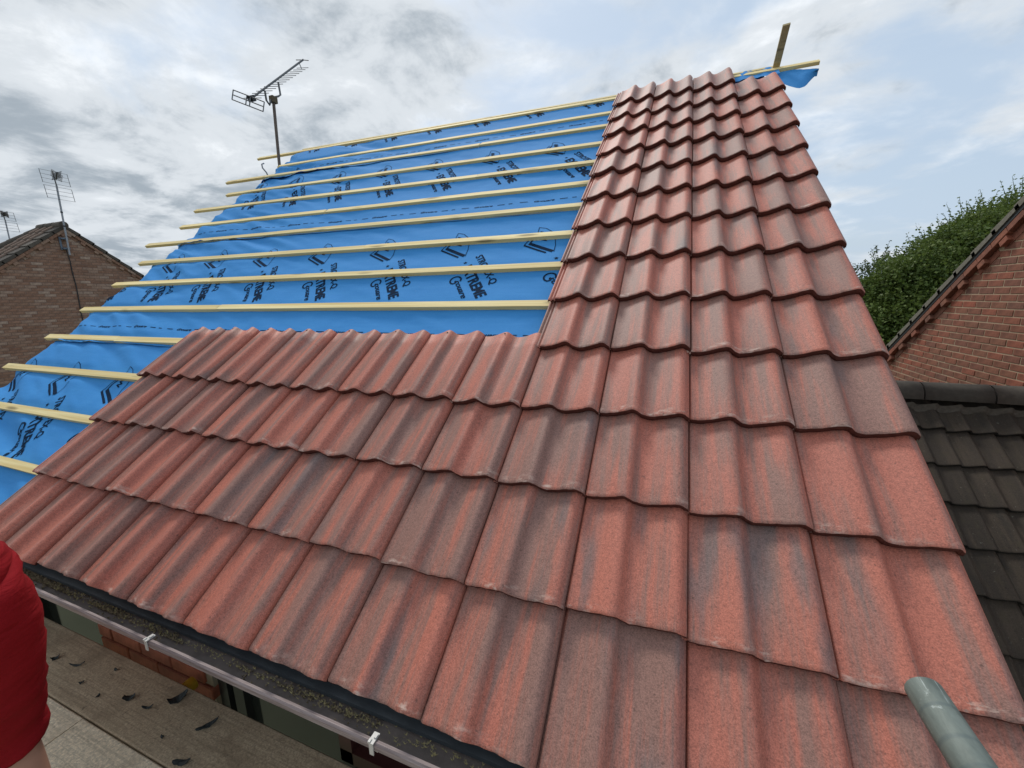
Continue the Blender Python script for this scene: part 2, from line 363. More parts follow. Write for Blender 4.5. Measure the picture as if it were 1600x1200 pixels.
def tile_mesh(name, seed, mats):
    prof = [(-.036, -.016), (-.033, -.009), (-.025, -.009), (-.022, -.016), (-.017, -.016), (-.014, -.007), (-.006, -.007), (-.003, -.014), (.0020, -.014), (.0028, -.001)]
    nlap = len(prof)
    for half in (0, 1):
        ts = [.05, .1, .18, .27, .36, .45, .54, .62, .69, .75, .8, .84, .875, .905, .93, .955, .98]
        if half == 0: ts = ts + [1.0]
        for q in ts:
            x = (half + q) * W / 2
            prof.append((x, hprof(q) if half or q > .16 else .0002 + .0008 * (.16 - q) / .16))
    prof = [p for p in prof if p[0] < .2975]
    prof.append((.2985, .0085)); prof.append((.2998, -.004))
    n = len(prof)
    ys = [0, .0035, .011, .07, .16, .25, .34, .42]
    tilt = -.0305 / G
    top = []; bot = []
    for yi, y in enumerate(ys):
        for i, (x, h) in enumerate(prof):
            e = 0; dy = 0
            if yi < 3:
                e = .0011 * fbm(x * 55, seed * 7.3, y * 30); dy = .0022 * fbm(x * 40, seed * 3.1 + 5, 1)
            if yi == 0: e -= .0035
            elif yi == 1: e -= .0009
            if i < nlap and yi < 3: dy += .002
            wv = .0012 * fbm(x * 4, y * 4, seed)
            top.append((x, y + dy, h + y * tilt + e + wv))
            th = .0255 if i >= nlap else .010
            if i >= n - 2: th = .006
            th *= 1 - .35 * min(1, y / .1)
            bot.append((x, y + dy + (.003 if yi == 0 else 0), h + y * tilt - th + (e if yi == 0 else 0) + wv + .0012 * fbm(x * 60, seed + 2)))
    v = top + bot; f = []; mi = []; sm = []; nb = len(top)
    for a in range(len(ys) - 1):
        for i in range(n - 1):
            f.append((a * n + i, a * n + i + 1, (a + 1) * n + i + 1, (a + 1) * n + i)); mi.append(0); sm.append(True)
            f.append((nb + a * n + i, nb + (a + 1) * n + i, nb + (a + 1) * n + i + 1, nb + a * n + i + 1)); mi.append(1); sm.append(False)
        f.append((a * n, (a + 1) * n, nb + (a + 1) * n, nb + a * n)); mi.append(1); sm.append(False)
        f.append((a * n + n - 1, nb + a * n + n - 1, nb + (a + 1) * n + n - 1, (a + 1) * n + n - 1)); mi.append(1); sm.append(False)
    a = len(ys) - 1
    for i in range(n - 1):
        f.append((a * n + i, a * n + i + 1, nb + a * n + i + 1, nb + a * n + i)); mi.append(0); sm.append(False)
    # nose: own vertices, a middle row for a rough face
    base = len(v)
    for i in range(n):
        p, q = Vector(top[i]), Vector(bot[i]); md = (p + q) / 2 + Vector((0, -.0018 + .0025 * fbm(i * 1.3, seed * 9.1), .001 * fbm(i * 2.1, seed)))
        v += [tuple(p), tuple(md), tuple(q)]
    for i in range(n - 1):
        for k in (0, 1):
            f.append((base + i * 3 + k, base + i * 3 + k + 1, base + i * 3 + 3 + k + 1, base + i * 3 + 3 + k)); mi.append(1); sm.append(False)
    me = mesh(name, v, f, midx=mi); me.polygons.foreach_set('use_smooth', sm)
    for m_ in mats: me.materials.append(m_)
    return me
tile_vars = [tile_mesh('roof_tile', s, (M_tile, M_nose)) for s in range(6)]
hole = None
def lay_tile(r, j, top_row=False):
    # column j: right joint index (0 = verge) -> left joint at (j-1)*W
    u0 = (j - 1) * W + random.uniform(-.0012, .0012); v0 = r * G + random.uniform(-.0055, .0055)
    jit = Matrix.Rotation(random.uniform(-.004, .004), 4, 'Z') @ Matrix.Rotation(random.uniform(-.003, .003), 4, 'X') @ Matrix.Rotation(random.uniform(-.003, .003), 4, 'Y')
    m_ = RM @ T(u0, v0, random.uniform(-.0008, .0012)) @ jit
    return obj('roof_tile', random.choice(tile_vars), None, HOUSE, m_)
for r in range(4):
    for j in range(0, -12, -1): lay_tile(r, j)
for r in range(4, 14):
    for j in range(0, -4, -1):
        if r == 13 and j == 0: continue
        lay_tile(r, j)
# nail holes at the heads of the open course
for j in range(-4, -12, -1):
    for s in (.118,):
        nh = MB(); c = Vector(((j - 1) * W + s, 3 * G + .40, hprof(.787) - .0305 / G * .40 + .0012))
        ring = [RM @ (c + Vector((.0045 * math.cos(a), .0045 * math.sin(a), 0))) for a in [k * math.pi / 4 for k in range(8)]]
        nh.add(ring, [list(range(8))]); nh.build('nail_hole', M_dark, HOUSE)

# ---- battens
BV = [.366, .685, 1.012, 1.328, 1.660, 1.990, 2.296, 2.621, 2.928, 3.240, 3.565, 3.905, 4.19, 4.545]
BD = [0, 0, -.01, -.01, -.012, -.008, .018, .022, .035, .085, .09, .125, .11, .17]
BLE = [-5.35, -5.30, -5.321, -5.288, -5.305, -5.327, -5.38, -5.706, -5.533, -5.689, -5.497, -5.889, -5.231, -5.96]
WM = -.078                                             # membrane level
def batten_v(k, u): return BV[k] + BD[k] * max(0, (-1.25 - u) / 4.4)
def batten(k, ua, ub, dw=0, dv=0, hh=.0255, ww=.046, skew=.012):
    n = max(2, int((ub - ua) / .5)); b = MB(); sec = []
    for i in range(n + 1):
        u = ua + (ub - ua) * i / n; v = batten_v(k, u) + dv + .003 * fbm(u * 1.3, k * 3.7); z = WM + .001 + dw + .0025 * (fbm(u * 1.1, k * 5.1, 4) + .5)
        uu = u + (0 if 0 < i < n else random.uniform(-skew, skew))
        sec += [(uu - .006 * (i == 0), v - ww, z), (uu + .006 * (i == 0), v, z), (uu + .006 * (i == 0), v, z + hh), (uu - .006 * (i == 0), v - ww, z + hh)]
    f = [(0, 1, 2, 3), (4 * n + 3, 4 * n + 2, 4 * n + 1, 4 * n)]
    for i in range(n):
        for e in range(4): f.append((4 * i + e, 4 * (i + 1) + e, 4 * (i + 1) + (e + 1) % 4, 4 * i + (e + 1) % 4))
    me = mesh('batten', [RM.inverted() @ (RM @ Vector(p)) for p in sec], f)
    bm = bmesh.new(); bm.from_mesh(me); bmesh.ops.recalc_face_normals(bm, faces=bm.faces); bm.to_mesh(me); bm.free()
    return obj('batten', me, M_batten, HOUSE, RM.copy())
SPLIT = {3: -4.35, 4: -3.62, 5: -4.05, 7: -3.9, 8: -3.55, 9: -2.2, 10: -3.3, 11: -2.4, 12: -3.0, 13: -3.35, 6: -2.75}
for k in range(14):
    s = SPLIT.get(k); right = .30 if k == 13 else -.03
    if s is None: batten(k, BLE[k], right)
    else:
        batten(k, BLE[k], s - .002); batten(k, s + .002, right, dw=.001, dv=random.uniform(-.006, .006))
# second, rear batten that shows along the ridge
batten(13, -5.2, .02, dw=-.004, dv=.062, ww=.03)

# ---- underlay: four laps of wrinkled membrane
def sm(a, b, x):
    k = max(0, min(1, (x - a) / (b - a))); return k * k * (3 - 2 * k)
def uedge(v): return -5.17 + .05 * fbm(v * 1.7, 3.3) - .028 * max(0, v - 1)
def mem_w(u, v):
    wv = 0
    left = sm(-3.0, -5.0, u)
    for k in range(13):
        a, b2 = BV[k], BV[k + 1]
        if a <= v <= b2: wv -= .006 * math.sin(math.pi * (v - a) / (b2 - a)) ** 2
    d1 = u * .55 + v * .85
    wv += (.004 + .020 * left) * (1 - abs(fbm(u * 1.6 + v * 2.9, d1 * .7, 1.7, 2)) * 2.2)
    wv += (.003 + .018 * left) * (1 - abs(fbm(u * 2.3 + v * 5.5, u * .8 - v * .4, 7.1, 2)) * 2.4)
    wv += .002 * fbm(u * 9, v * 9, 2)
    e = uedge(v)
    if u < e + .12: wv -= .05 * ((e + .12 - u) / .12) ** 2
    for k in range(14):                                    # the battens pin it down
        q = batten_v(k, u) - .023
        wv *= sm(.01, .09, abs(v - q)) * .85 + .15 if abs(v - q) < .09 else 1
    return min(wv, .022)
STRIPS = [(-.06, 1.46), (1.258, 2.78), (2.575, 4.10), (3.89, 4.60)]
def lap(si, v): return WM + .004 * si
def strip(si):
    va, vb = STRIPS[si]; nu, nv = 230, max(20, int((vb - va) / .022)); v_, f = [], []
    for a in range(nv + 1):
        vv = va + (vb - va) * a / nv
        e = uedge(vv) - .03 * (si % 2)
        for i in range(nu + 1):
            k = i / nu; k = k ** 1.25; u = e + (-.07 - e) * k
            edge = 0
            if a <= 2 and si > 0: edge = (.016 * sm(-3.4, -5.0, u) + .003) * (1 - a / 2.5) * (1 + fbm(u * 5, si))
            z = lap(si, vv) + mem_w(u, vv) + edge
            v_.append((u, vv + (.012 * fbm(u * 2.2, si * 5.0) if a == 0 else 0), z))
    for a in range(nv):
        for i in range(nu): q = a * (nu + 1) + i; f.append((q, q + 1, q + nu + 2, q + nu + 1))
    me = mesh('underlay', v_, f, True)
    return obj('underlay', me, M_blue, HOUSE, RM.copy())
UL = [strip(i) for i in range(4)]

# ---- print on the underlay
dg = None
def text_tris(body, bold, italic=0):
    cu = D.curves.new('lettering', 'FONT'); cu.body = body; cu.size = 1; cu.offset = bold; cu.shear = italic; cu.resolution_u = 3; cu.fill_mode = 'FRONT'
    o = D.objects.new('lettering_tmp', cu); COL.objects.link(o)
    bpy.context.view_layer.update()
    me = D.meshes.new_from_object(o.evaluated_get(bpy.context.evaluated_depsgraph_get()))
    D.objects.remove(o)
    bm = bmesh.new(); bm.from_mesh(me); bmesh.ops.triangulate(bm, faces=bm.faces)
    for _ in range(2):
        ed = [e for e in bm.edges if e.calc_length() > .3]
        if ed: bmesh.ops.subdivide_edges(bm, edges=ed, cuts=1); bmesh.ops.triangulate(bm, faces=bm.faces)
    vs_ = [(v.co.x, v.co.y) for v in bm.verts]; bm.verts.index_update(); fs = [[v.index for v in fc.verts] for fc in bm.faces]
    bm.free(); D.meshes.remove(me)
    x0 = min(p[0] for p in vs_); x1 = max(p[0] for p in vs_); y0 = min(p[1] for p in vs_); y1 = max(p[1] for p in vs_)
    return vs_, fs, (x0, x1, y0, y1)
def fit_text(body, a, b, base, height, bold=.012, italic=0, cap=None):
    vs_, fs, (x0, x1, y0, y1) = text_tris(body, bold, italic)
    cap = cap or .73
    return [(a + (x - x0) / (x1 - x0) * (b - a), base + y / cap * height) for x, y in vs_], fs
def thick_line(pts, wd):
    v_, f = [], []
    for (x0, y0), (x1, y1) in zip(pts, pts[1:]):
        dx, dy = x1 - x0, y1 - y0; l = math.hypot(dx, dy); nx, ny = -dy / l * wd / 2, dx / l * wd / 2
        m_ = max(1, int(l / .03)); n = len(v_)
        for i in range(m_ + 1):
            k = i / m_; v_ += [(x0 + dx * k + nx, y0 + dy * k + ny), (x0 + dx * k - nx, y0 + dy * k - ny)]
        for i in range(m_): f.append((n + 2 * i, n + 2 * i + 1, n + 2 * i + 3, n + 2 * i + 2))
    return v_, f
MOT = []
MOT.append(fit_text('STROTEX-Q', .232, .572, .180, .047, .022))
MOT.append(fit_text('EXTREME', .300, .655, .074, .066, .034))
MOT.append(fit_text('rouare', .408, .606, .0, .038, .022, .25))
arc = [(.365 + .036 + .034 * math.cos(a), .010 + .034 * math.sin(a)) for a in [rad(x) for x in range(40, 335, 20)]]
MOT.append(thick_line(arc + [(.425, .006), (.405, .008)], .0105))
star = []
for i in range(10):
    rr = .016 if i % 2 == 0 else .0065; a = i * math.pi / 5 + .3; star.append((.255 + rr * math.cos(a), .107 + rr * math.sin(a)))
MOT.append((star + [(.255, .107)], [(i, (i + 1) % 10, 10) for i in range(10)]))
# shield badge
MOT.append(thick_line([(.0, .0), (.157, .082)], .012)); MOT.append(thick_line([(.003, .034), (.168, .120)], .022))
MOT.append(thick_line([(.0, .0), (-.075, .100)], .006)); MOT.append(thick_line([(.006, .036), (-.060, .116)], .010))
MOT.append(thick_line([(-.066, .116), (-.134, .153), (-.09, .183), (-.02, .197), (.056, .183), (.12, .158), (.177, .123)], .004))
MOT.append(thick_line([(-.075, .138), (-.04, .158), (-.048, .125), (-.012, .150), (-.018, .118), (.02, .142), (.012, .110), (.045, .133)], .009))
E1, E2 = (.56, -.829), (.829, .56)
PER = .572
STRIP_SHIFT = [(-4.528 + 8 * PER, .87), (-2.668 + 4 * PER, 2.205), (-2.293 + 3 * PER, 3.535), (-2.957 + 4 * PER, 4.895)]
def covered(u, v):                                         # under the laid tiles nothing is printed in the mesh (never seen)
    return (u > -3.45 and v < 1.30) or u > -1.1
def print_obj(name, V, F, si):
    me = mesh(name, V, F); bm = bmesh.new(); bm.from_mesh(me)
    for fc in bm.faces:
        if fc.normal.z < 0: fc.normal_flip()
    bm.to_mesh(me); bm.free(); obj(name, me, M_print, UL[si], RM.copy())
SMALL = text_tris('Grouare', .03, .25)
for si in range(4):
    us, vb = STRIP_SHIFT[si]
    for rep in range(-2, 14):
        uo = us - PER * rep
        vo = vb + (.028 * max(0, (-1.25 - uo)) if si >= 2 else 0)
        for nm, sel in (('printed_word', MOT[0:1]), ('printed_word', MOT[1:2] + MOT[4:5]), ('printed_word', MOT[2:4]), ('printed_badge', MOT[5:])):
            V, F = [], []
            for vs_, fs in sel:
                pts = [(uo + x * E1[0] + y * E2[0], vo + x * E1[1] + y * E2[1]) for x, y in vs_]
                keep = []
                for fc in fs:
                    if all(uedge(pts[i][1]) + .01 < pts[i][0] and STRIPS[si][0] + .005 < pts[i][1] < STRIPS[si][1] - .01 and not covered(*pts[i]) for i in fc):
                        if si == 3 or pts[fc[0]][1] < STRIPS[si + 1][0] - .01: keep.append(fc)
                if keep:
                    used = sorted({i for fc in keep for i in fc}); mp = {q: len(V) + n for n, q in enumerate(used)}
                    for q in used:
                        u, v = pts[q]; V.append((u, v, lap(si, v) + mem_w(u, v) + .0022))
                    F += [[mp[i] for i in fc] for fc in keep]
            if V: print_obj(nm, V, F, si)
    va = STRIPS[si][0]
    if si > 0:                                             # dashed lap line with small lettering
        sv, sf, _ = SMALL
        u = -5.05
        while u < -1.25:
            for kind in range(4):
                V, F = [], []
                if kind < 3:
                    a, b2 = u + kind * .085, u + kind * .085 + (.055, .03, .06)[kind]
                    vs_, fs = thick_line([(a, va + .168), (b2, va + .168 + .002 * fbm(u, 1))], .006)
                else:
                    vs_ = [(u + .27 + x * .042, va + .158 + y * .03) for x, y in sv]; fs = sf
                n = len(V)
                for p in vs_: V.append((p[0], p[1], lap(si, p[1]) + mem_w(*p) + .0022))
                F += [[i + n for i in fc] for fc in fs]
                print_obj('printed_dash' if kind < 3 else 'printed_word', V, F, si)
            u += .455

# ---- membrane flap flying out past the verge at the ridge
V, F = [], []
for a in range(13):
    for i in range(17):
        k = i / 16; q = a / 12
        u = -.02 + k * .315; hi = 4.545 - .42 * max(0, u) ; hi = 4.555 - .45 * max(0, u)
        lo = 4.30 - .15 * sm(.0, .5, k) + .275 * sm(.45, 1.0, k) ** 1.4
        v = lo + (hi - lo) * q + .012 * fbm(u * 8, q * 3)
        z = WM + .004 - .05 * k * (1 - q) ** 2 + .010 * fbm(u * 14, v * 7) * k
        V.append((u, v, z))
for a in range(12):
    for i in range(16): q = a * 17 + i; F.append((q, q + 1, q + 18, q + 17))
obj('underlay_flap', mesh('underlay_flap', V, F, True), M_blue, HOUSE, RM.copy())
V, F = [], []
for a in range(7):
    for i in range(15):
        u = -.33 + i / 14 * .36; v = 4.40 + a / 6 * .2; V.append((u, v, WM + .022 + .012 * fbm(u * 12, v * 9, 3)))
for a in range(6):
    for i in range(14): q = a * 15 + i; F.append((q, q + 1, q + 16, q + 15))
obj('underlay_flap', mesh('underlay_flap', V, F, True), M_blue, HOUSE, RM.copy())

# ---- rear slope, its batten end that stands up past the ridge
RIDGE_V = 4.66
ridge = RM @ Vector((0, RIDGE_V, WM))
ry, rz = ridge.y, ridge.z
rear = MB()
rear.add([(-5.15, ry, rz - .01), (-.05, ry, rz - .01), (-.05, ry * 2, -.05), (-5.15, ry * 2, -.05)], [(0, 1, 2, 3)])
rear.build('rear_underlay', M_blue, HOUSE)
st = MB()
dv = Vector((.008, -CT, ST)).normalized(); p0 = RM @ Vector((.018, 4.54, WM + .035)); xw = Vector((1, 0, 0)); nn = dv.cross(xw).normalized()
q0 = p0 - dv * .5 - dv * 0; q1 = p0 + dv * .275
for_pts = []
base = [p0 - dv * .02 + xw * a + nn * b for a, b in ((-.024, 0), (.024, 0), (.024, .02), (-.024, .02))]
tip = [q1 + xw * a + nn * b + dv * (.004 if a > 0 else 0) for a, b in ((-.024, 0), (.024, 0), (.024, .02), (-.024, .02))]
st.add(base + tip, [(3, 2, 1, 0), (4, 5, 6, 7), (0, 1, 5, 4), (1, 2, 6, 5), (2, 3, 7, 6), (3, 0, 4, 7)])
M_batten_shaded = wood('sawn_batten_shaded', (.36, .27, .12), (.5, .4, .2))  # backlit shade painted in: a darker copy of the batten wood
st.build('loose_batten', M_batten_shaded, HOUSE, label='batten offcut standing up past the ridge')

# ---- roof carcass under the membrane (closed underside) and walls
carc = MB()
a0 = RM @ Vector((0, -.02, WM - .03)); a1 = RM @ Vector((0, RIDGE_V - .02, WM - .03))
carc.prism([(-5.1, a0.y, a0.z), (-5.1, a1.y, a1.z), (-5.1, ry * 2 - a0.y, a0.z)], (5.03, 0, 0))
carc.build('roof_carcass', simple('rafter_timber', (.25, .17, .09), .8), HOUSE)
wall = MB()
WY = .208
wall.box((-5.05, WY + .012, -5), (-.12, WY + .11, -1.25))                 # below the windows
for x0, x1 in ((-5.05, -4.62), (-3.25, -2.43), (-1.0, -.12)): wall.box((x0 + .0, WY + .012, -1.25), (x1, WY + .11, -.16))
wall.box((-5.05, WY + .012, -.16), (-.12, WY + .11, -.1))
wall.box((-5.05, WY + .11, -5), (-4.95, 7.0, -.1)); wall.box((-.22, WY + .11, -5), (-.12, 7.0, -.1)); wall.box((-5.05, 7.0, -5), (-.12, 7.1, -.1))
WALL = wall.build('wall', simple('wall_mortar', (.30, .24, .17), .95, .3, 12), HOUSE)
def brick_variants(name, mt, l=.215, d=.05, h=.065):
    out = []
    for s in range(4):
        b = MB(); b.box((-l / 2, -d / 2, -h / 2), (l / 2, d / 2, h / 2)); me = b.me(name); bevel(me, .004)
        for v in me.vertices: v.co += Vector((.0015 * fbm(v.co.x * 30, s, v.co.z * 30), 0.0012 * fbm(v.co.x * 20, s + 5, v.co.z * 40), .0015 * fbm(v.co.x * 30, s + 9, 1)))
        me.materials.append(mt); out.append(me)
    return out
M_brickO = brick_material('orange_brick', [(.30, .082, .04), (.36, .10, .05), (.26, .075, .045), (.33, .095, .05)])
ob = brick_variants('brick', M_brickO)
for r in range(12):
    z = -.20 - r * .075
    x = -3.25 + (.1125 if r % 2 else 0) + .11
    if r % 2: obj('brick', random.choice(ob), None, WALL, T(-3.25 + .052, WY + .025, z) @ Matrix.Diagonal((.47, 1, 1, 1)))
    while x + .1075 < -2.425:
        obj('brick', random.choice(ob), None, WALL, T(x, WY + .025 + random.uniform(-.001, .001), z)); x += .225
    if x - .1 < -2.5: obj('brick', random.choice(ob), None, WALL, T((x - .1075 - 2.43) / 2, WY + .025, z) @ Matrix.Diagonal((max(.2, (-2.43 - x + .1075) / .215), 1, 1, 1)))
# soffit and fascia board
so_ = MB(); so_.box((-5.1, .072, -.165), (-.08, WY + .01, -.155)); so_.build('soffit', M_frame, HOUSE)
fa = MB(); fa.box((-5.1, .066, -.165), (-.08, .086, -.04)); fa.build('fascia', M_frame, HOUSE)
# windows either side of the brick pier
def window(x0, x1, fm, mull, lab):
    f_ = MB(); y0, y1 = WY + .03, WY + .09; z0, z1 = -1.25, -.165; t_ = .055
    f_.box((x0, y0, z0), (x1, y1, z0 + t_)); f_.box((x0, y0, z1 - t_), (x1, y1, z1)); f_.box((x0, y0, z0 + t_), (x0 + t_, y1, z1 - t_)); f_.box((x1 - t_, y0, z0 + t_), (x1, y1, z1 - t_))
    for m_ in mull: f_.box((m_ - .03, y0 - .002, z0 + t_), (m_ + .03, y1, z1 - t_))
    o = f_.build('window', fm, HOUSE, label=lab)
    xs = [x0 + t_] + [q for m_ in mull for q in (m_ - .03, m_ + .03)] + [x1 - t_]
    for i in range(0, len(xs), 2):
        p = MB(); p.box((xs[i], y0 + .028, z0 + t_), (xs[i + 1], y0 + .034, z1 - t_)); p.build('pane', M_glass, o)
    return o
window(-4.62, -3.25, M_dframe, [-3.95], 'dark framed window left of the brick pier')
wr = window(-2.43, -1.0, M_dframe, [-2.30, -1.72], 'window with brown frame right of the brick pier')
sash = MB()
for a, b2 in (((-1.70, -.62), (-1.645, -.20)), ((-1.70, -.62), (-1.0, -.565)), ((-1.70, -.24), (-1.0, -.20))):
    sash.box((a[0], WY - .02, a[1]), (b2[0], WY + .03, b2[1]))
sash.build('sash', M_frame, wr)

# ---- gutter
GU = MB(); pts = []
GY0, GY1, GZ = -.047, .066, -.042
def gprof(k, off=0):
    a = math.pi * k; cxx = (GY0 + GY1) / 2; rr = (GY1 - GY0) / 2 + off
    return (cxx - rr * math.cos(a), GZ - .062 / .0565 * rr * .95 * math.sin(a) ** .8 if 0 < k < 1 else GZ)
X0g, X1g = -5.2, .06; ng = 14
v_ = []; f_ = []
for xx in (X0g, X1g):
    for off in (0, .003):
        for k in range(ng + 1): y, z = gprof(k / ng, off); v_.append((xx, y, z))
for k in range(ng):
    a, b2, c, d = k, ng + 1 + k, 2 * (ng + 1) + k, 3 * (ng + 1) + k
    f_ += [(a, a + 1, c + 1, c), (b2, d, d + 1, b2 + 1)]
GU.add(v_, f_, True)
GUT = GU.build('gutter', M_gutter, HOUSE)
rm_ = MB(); nX = 60
for i in range(nX):                                        # faded front rim: flat face with rolled lip, very slightly wavy
    xa, xb = X0g + (X1g - X0g) * i / nX, X0g + (X1g - X0g) * (i + 1) / nX
    def sec(x):
        o_ = .0018 * fbm(x * 1.4, 2.2); return [(x, GY0 - .001 + o_, GZ + .001), (x, GY0 - .009 + o_, GZ + .003), (x, GY0 - .013 + o_, GZ - .002), (x, GY0 - .013 + o_, GZ - .017), (x, GY0 - .010 + o_, GZ - .021), (x, GY0 - .004 + o_, GZ - .021)]
    A, B_ = sec(xa), sec(xb)
    rm_.add(A + B_, [(k, k + 1, 7 + k, 6 + k) for k in range(5)])
rm_.build('gutter_rim', M_rim, GUT)
for x in (-3.06, -2.18, -1.30, -.42):
    b = MB()
    b.box((x - .006, GY0 - .016, GZ - .03), (x + .006, GY0 - .0135, GZ + .006)); b.box((x - .008, GY0 - .017, GZ + .0045), (x + .008, GY0 + .010, GZ + .0075))
    b.box((x - .007, GY0 - .017, GZ + .0076), (x - .001, GY0 - .008, GZ + .0105)); b.box((x + .001, GY0 - .004, GZ + .0076), (x + .007, GY0 + .006, GZ + .0105))
    b.tube([(x, gprof(k / 10, .006)[0] if 0 < k < 10 else gprof(k / 10, .006)[0], gprof(k / 10, .006)[1]) for k in range(0, 11)], .005, 6)
    b.build('gutter_bracket', M_white, GUT)
# sludge and grit lying in the gutter
sl_ = MB(); nx_, ny_ = 260, 6; v_ = []; f_ = []
for i in range(nx_ + 1):
    x = X0g + .02 + (X1g - X0g - .04) * i / nx_
    for j in range(ny_ + 1):
        y = GY0 + .003 + (.104) * j / ny_; v_.append((x, y, GZ - .024 + .012 * (j / ny_) ** 2 + .004 * fbm(x * 9, y * 40)))
for i in range(nx_):
    for j in range(ny_): q = i * (ny_ + 1) + j; f_.append((q, q + ny_ + 1, q + ny_ + 2, q + 1))
sl_.add(v_, f_, True); so2 = sl_.build('gutter_sludge', simple('gutter_sludge', (.13, .105, .092), .9, .4, 25, bump=.4), GUT); so2['kind'] = 'stuff'
gr = MB(); rg = random.Random(3)
for i in range(7500):
    x = rg.uniform(-3.6, .0); y = GY0 + .030 + abs(rg.gauss(0, .011)) if rg.random() < .9 else GY0 + rg.uniform(.004, .04)
    if fbm(x * 2.3, 5.5) + .45 < rg.random() * .9: continue
    s = rg.uniform(.0014, .0052) ; z = GZ - .019 + .012 * max(0, (y - GY0) / .1) ** 2 + rg.uniform(0, .006)
    R_ = Euler((rg.uniform(0, 6), rg.uniform(0, 6), rg.uniform(0, 6))).to_matrix()
    tv = [R_ @ Vector(p) * s + Vector((x, y, z)) for p in ((1, 0, -.6), (-.6, .9, -.5), (-.6, -.9, -.5), (0, 0, 1))]
    gr.add(tv, [(0, 2, 1), (0, 1, 3), (1, 2, 3), (2, 0, 3)])
g_ = gr.build('gutter_grit', M_moss, GUT); g_['kind'] = 'stuff'
gm_ = MB()
for i in range(420):
    x = rg.uniform(-2.9, -.6); y = GY0 + .034 + rg.gauss(0, .008); z = GZ - .012
    for k in range(5):
        a = rg.uniform(0, 6.28); l = rg.uniform(.004, .010); p = Vector((x, y, z)); q = p + Vector((math.cos(a) * l, math.sin(a) * l * .6, l * .7)); sd_ = Vector((-math.sin(a), math.cos(a), 0)) * .0009
        gm_.add([p - sd_, p + sd_, q], [(0, 1, 2)])
g_ = gm_.build('gutter_moss', simple('dry_moss', (.30, .25, .11), .9, .5, 60), GUT); g_['kind'] = 'stuff'
# eaves strip under the first course
ev = MB(); v_ = []; f_ = []
for i in range(121):
    x = -5.1 + 5.05 * i / 120; wob = .002 * fbm(x * 2.1, 8.1)
    for p in ((.06, -.022), (.02, -.036), (.004 + wob, -.041), (.002 + wob, -.050)): v_.append((x, p[0], p[1]))
for i in range(120):
    for k in range(3): q = i * 4 + k; f_.append((q, q + 1, q + 5, q + 4))
ev.add(v_, f_, False); ev.build('eaves_strip', M_tray, HOUSE)

# ------------------------------------------------------------------ brick houses either side
def brick_gable(parent, X0, face, apexY, apexZ, tan, zmin, yr, mt, mort, cover_perp, limit):
    """gable wall in the plane x = X0, looking towards face*X"""
    ang = math.atan(tan)
    def top(y): return apexZ - tan * abs(y - apexY) - cover_perp / math.cos(ang)
    core = MB(); half = (apexZ - (-5)) / tan
    ew = yr
    prof = [(X0 - face * .005, apexY - ew, -5), (X0 - face * .005, apexY + ew, -5), (X0 - face * .005, apexY + ew, apexZ - tan * ew - .1), (X0 - face * .005, apexY, apexZ - .1), (X0 - face * .005, apexY - ew, apexZ - tan * ew - .1)]
    core.prism(prof, (-face * .2, 0, 0)); W_ = core.build('wall', mort, parent)
    var = brick_variants('brick', mt); rot = Matrix.Rotation(math.pi / 2 * face, 4, 'Z')
    spots = []; r = 0
    z = zmin
    while z < apexZ:
        y = apexY - yr + (.1125 if r % 2 else 0)
        while y < apexY + yr:
            if z < top(y) + (.11 if abs(y - apexY) < 9 else 0): spots.append((y, z))
            y += .225
        z += .075; r += 1
    vis = [s for s in spots if seen((X0, s[0], s[1]), 25)]
    q = lambda s: (Vector((X0, s[0], s[1])) - CW).dot(FWD)
    vis.sort(key=lambda s: (limit and s[1] < -.55, q(s)))
    single = set(vis[:300]); rest = MB()
    tm = var[0]; tv = [v.co.copy() for v in tm.vertices]; tf = [list(p.vertices) for p in tm.polygons]
    for s in spots:
        m_ = T(X0 - face * (.025 + random.uniform(-.0015, .0025)), s[0], s[1]) @ rot
        if s in single: obj('brick', random.choice(var), None, W_, m_)
        else: rest.add([m_ @ p for p in tv], tf)
    if rest.v:
        o = rest.build('brickwork', mt, W_); o['kind'] = 'stuff'
    # corbelled verge: a running course, dentils below it, a flush course under those
    L_ = yr / math.cos(ang)
    for sgn in (-1, 1):
        d = Vector((0, sgn * math.cos(ang), -math.sin(ang))); n = Vector((0, sgn * math.sin(ang), math.cos(ang)))
        s_ = .1; k = 0
        A = Vector((X0, apexY, apexZ))
        def slab(a, b2, lo, hi, out, nm):
            p = [A + d * a - n * lo, A + d * b2 - n * lo, A + d * b2 - n * hi, A + d * a - n * hi]
            if not (seen(p[0], 25) or seen(p[1], 25)): return
            b = MB(); b.prism([v - Vector((face * .03, 0, 0)) for v in p], (face * (.03 + out), 0, 0)); me = b.me(nm); bevel(me, .003)
            obj(nm, me, mt, W_)
        while s_ < L_:
            slab(s_, s_ + .218, cover_perp - .155, cover_perp - .088, .055, 'brick')
            slab(s_ + .01, s_ + .32, cover_perp - .085, cover_perp - .006, .004, 'brick') if k % 2 == 0 else None
            s_ += .225; k += 1
        s_ = .15
        while s_ < L_:
            slab(s_, s_ + .105, cover_perp - .085, cover_perp - .022, .05, 'brick'); s_ += .335
        s_ = .0
        und = MB(); a = .0
        p = [A + d * a - n * (cover_perp - .155), A + d * L_ - n * (cover_perp - .155), A + d * L_ - n * (cover_perp - .0), A + d * a - n * (cover_perp - .0)]
        und.prism([v - Vector((face * .05, 0, 0)) for v in p], (face * .042, 0, 0)); und.build('mortar_bed', mort, W_)
    return W_
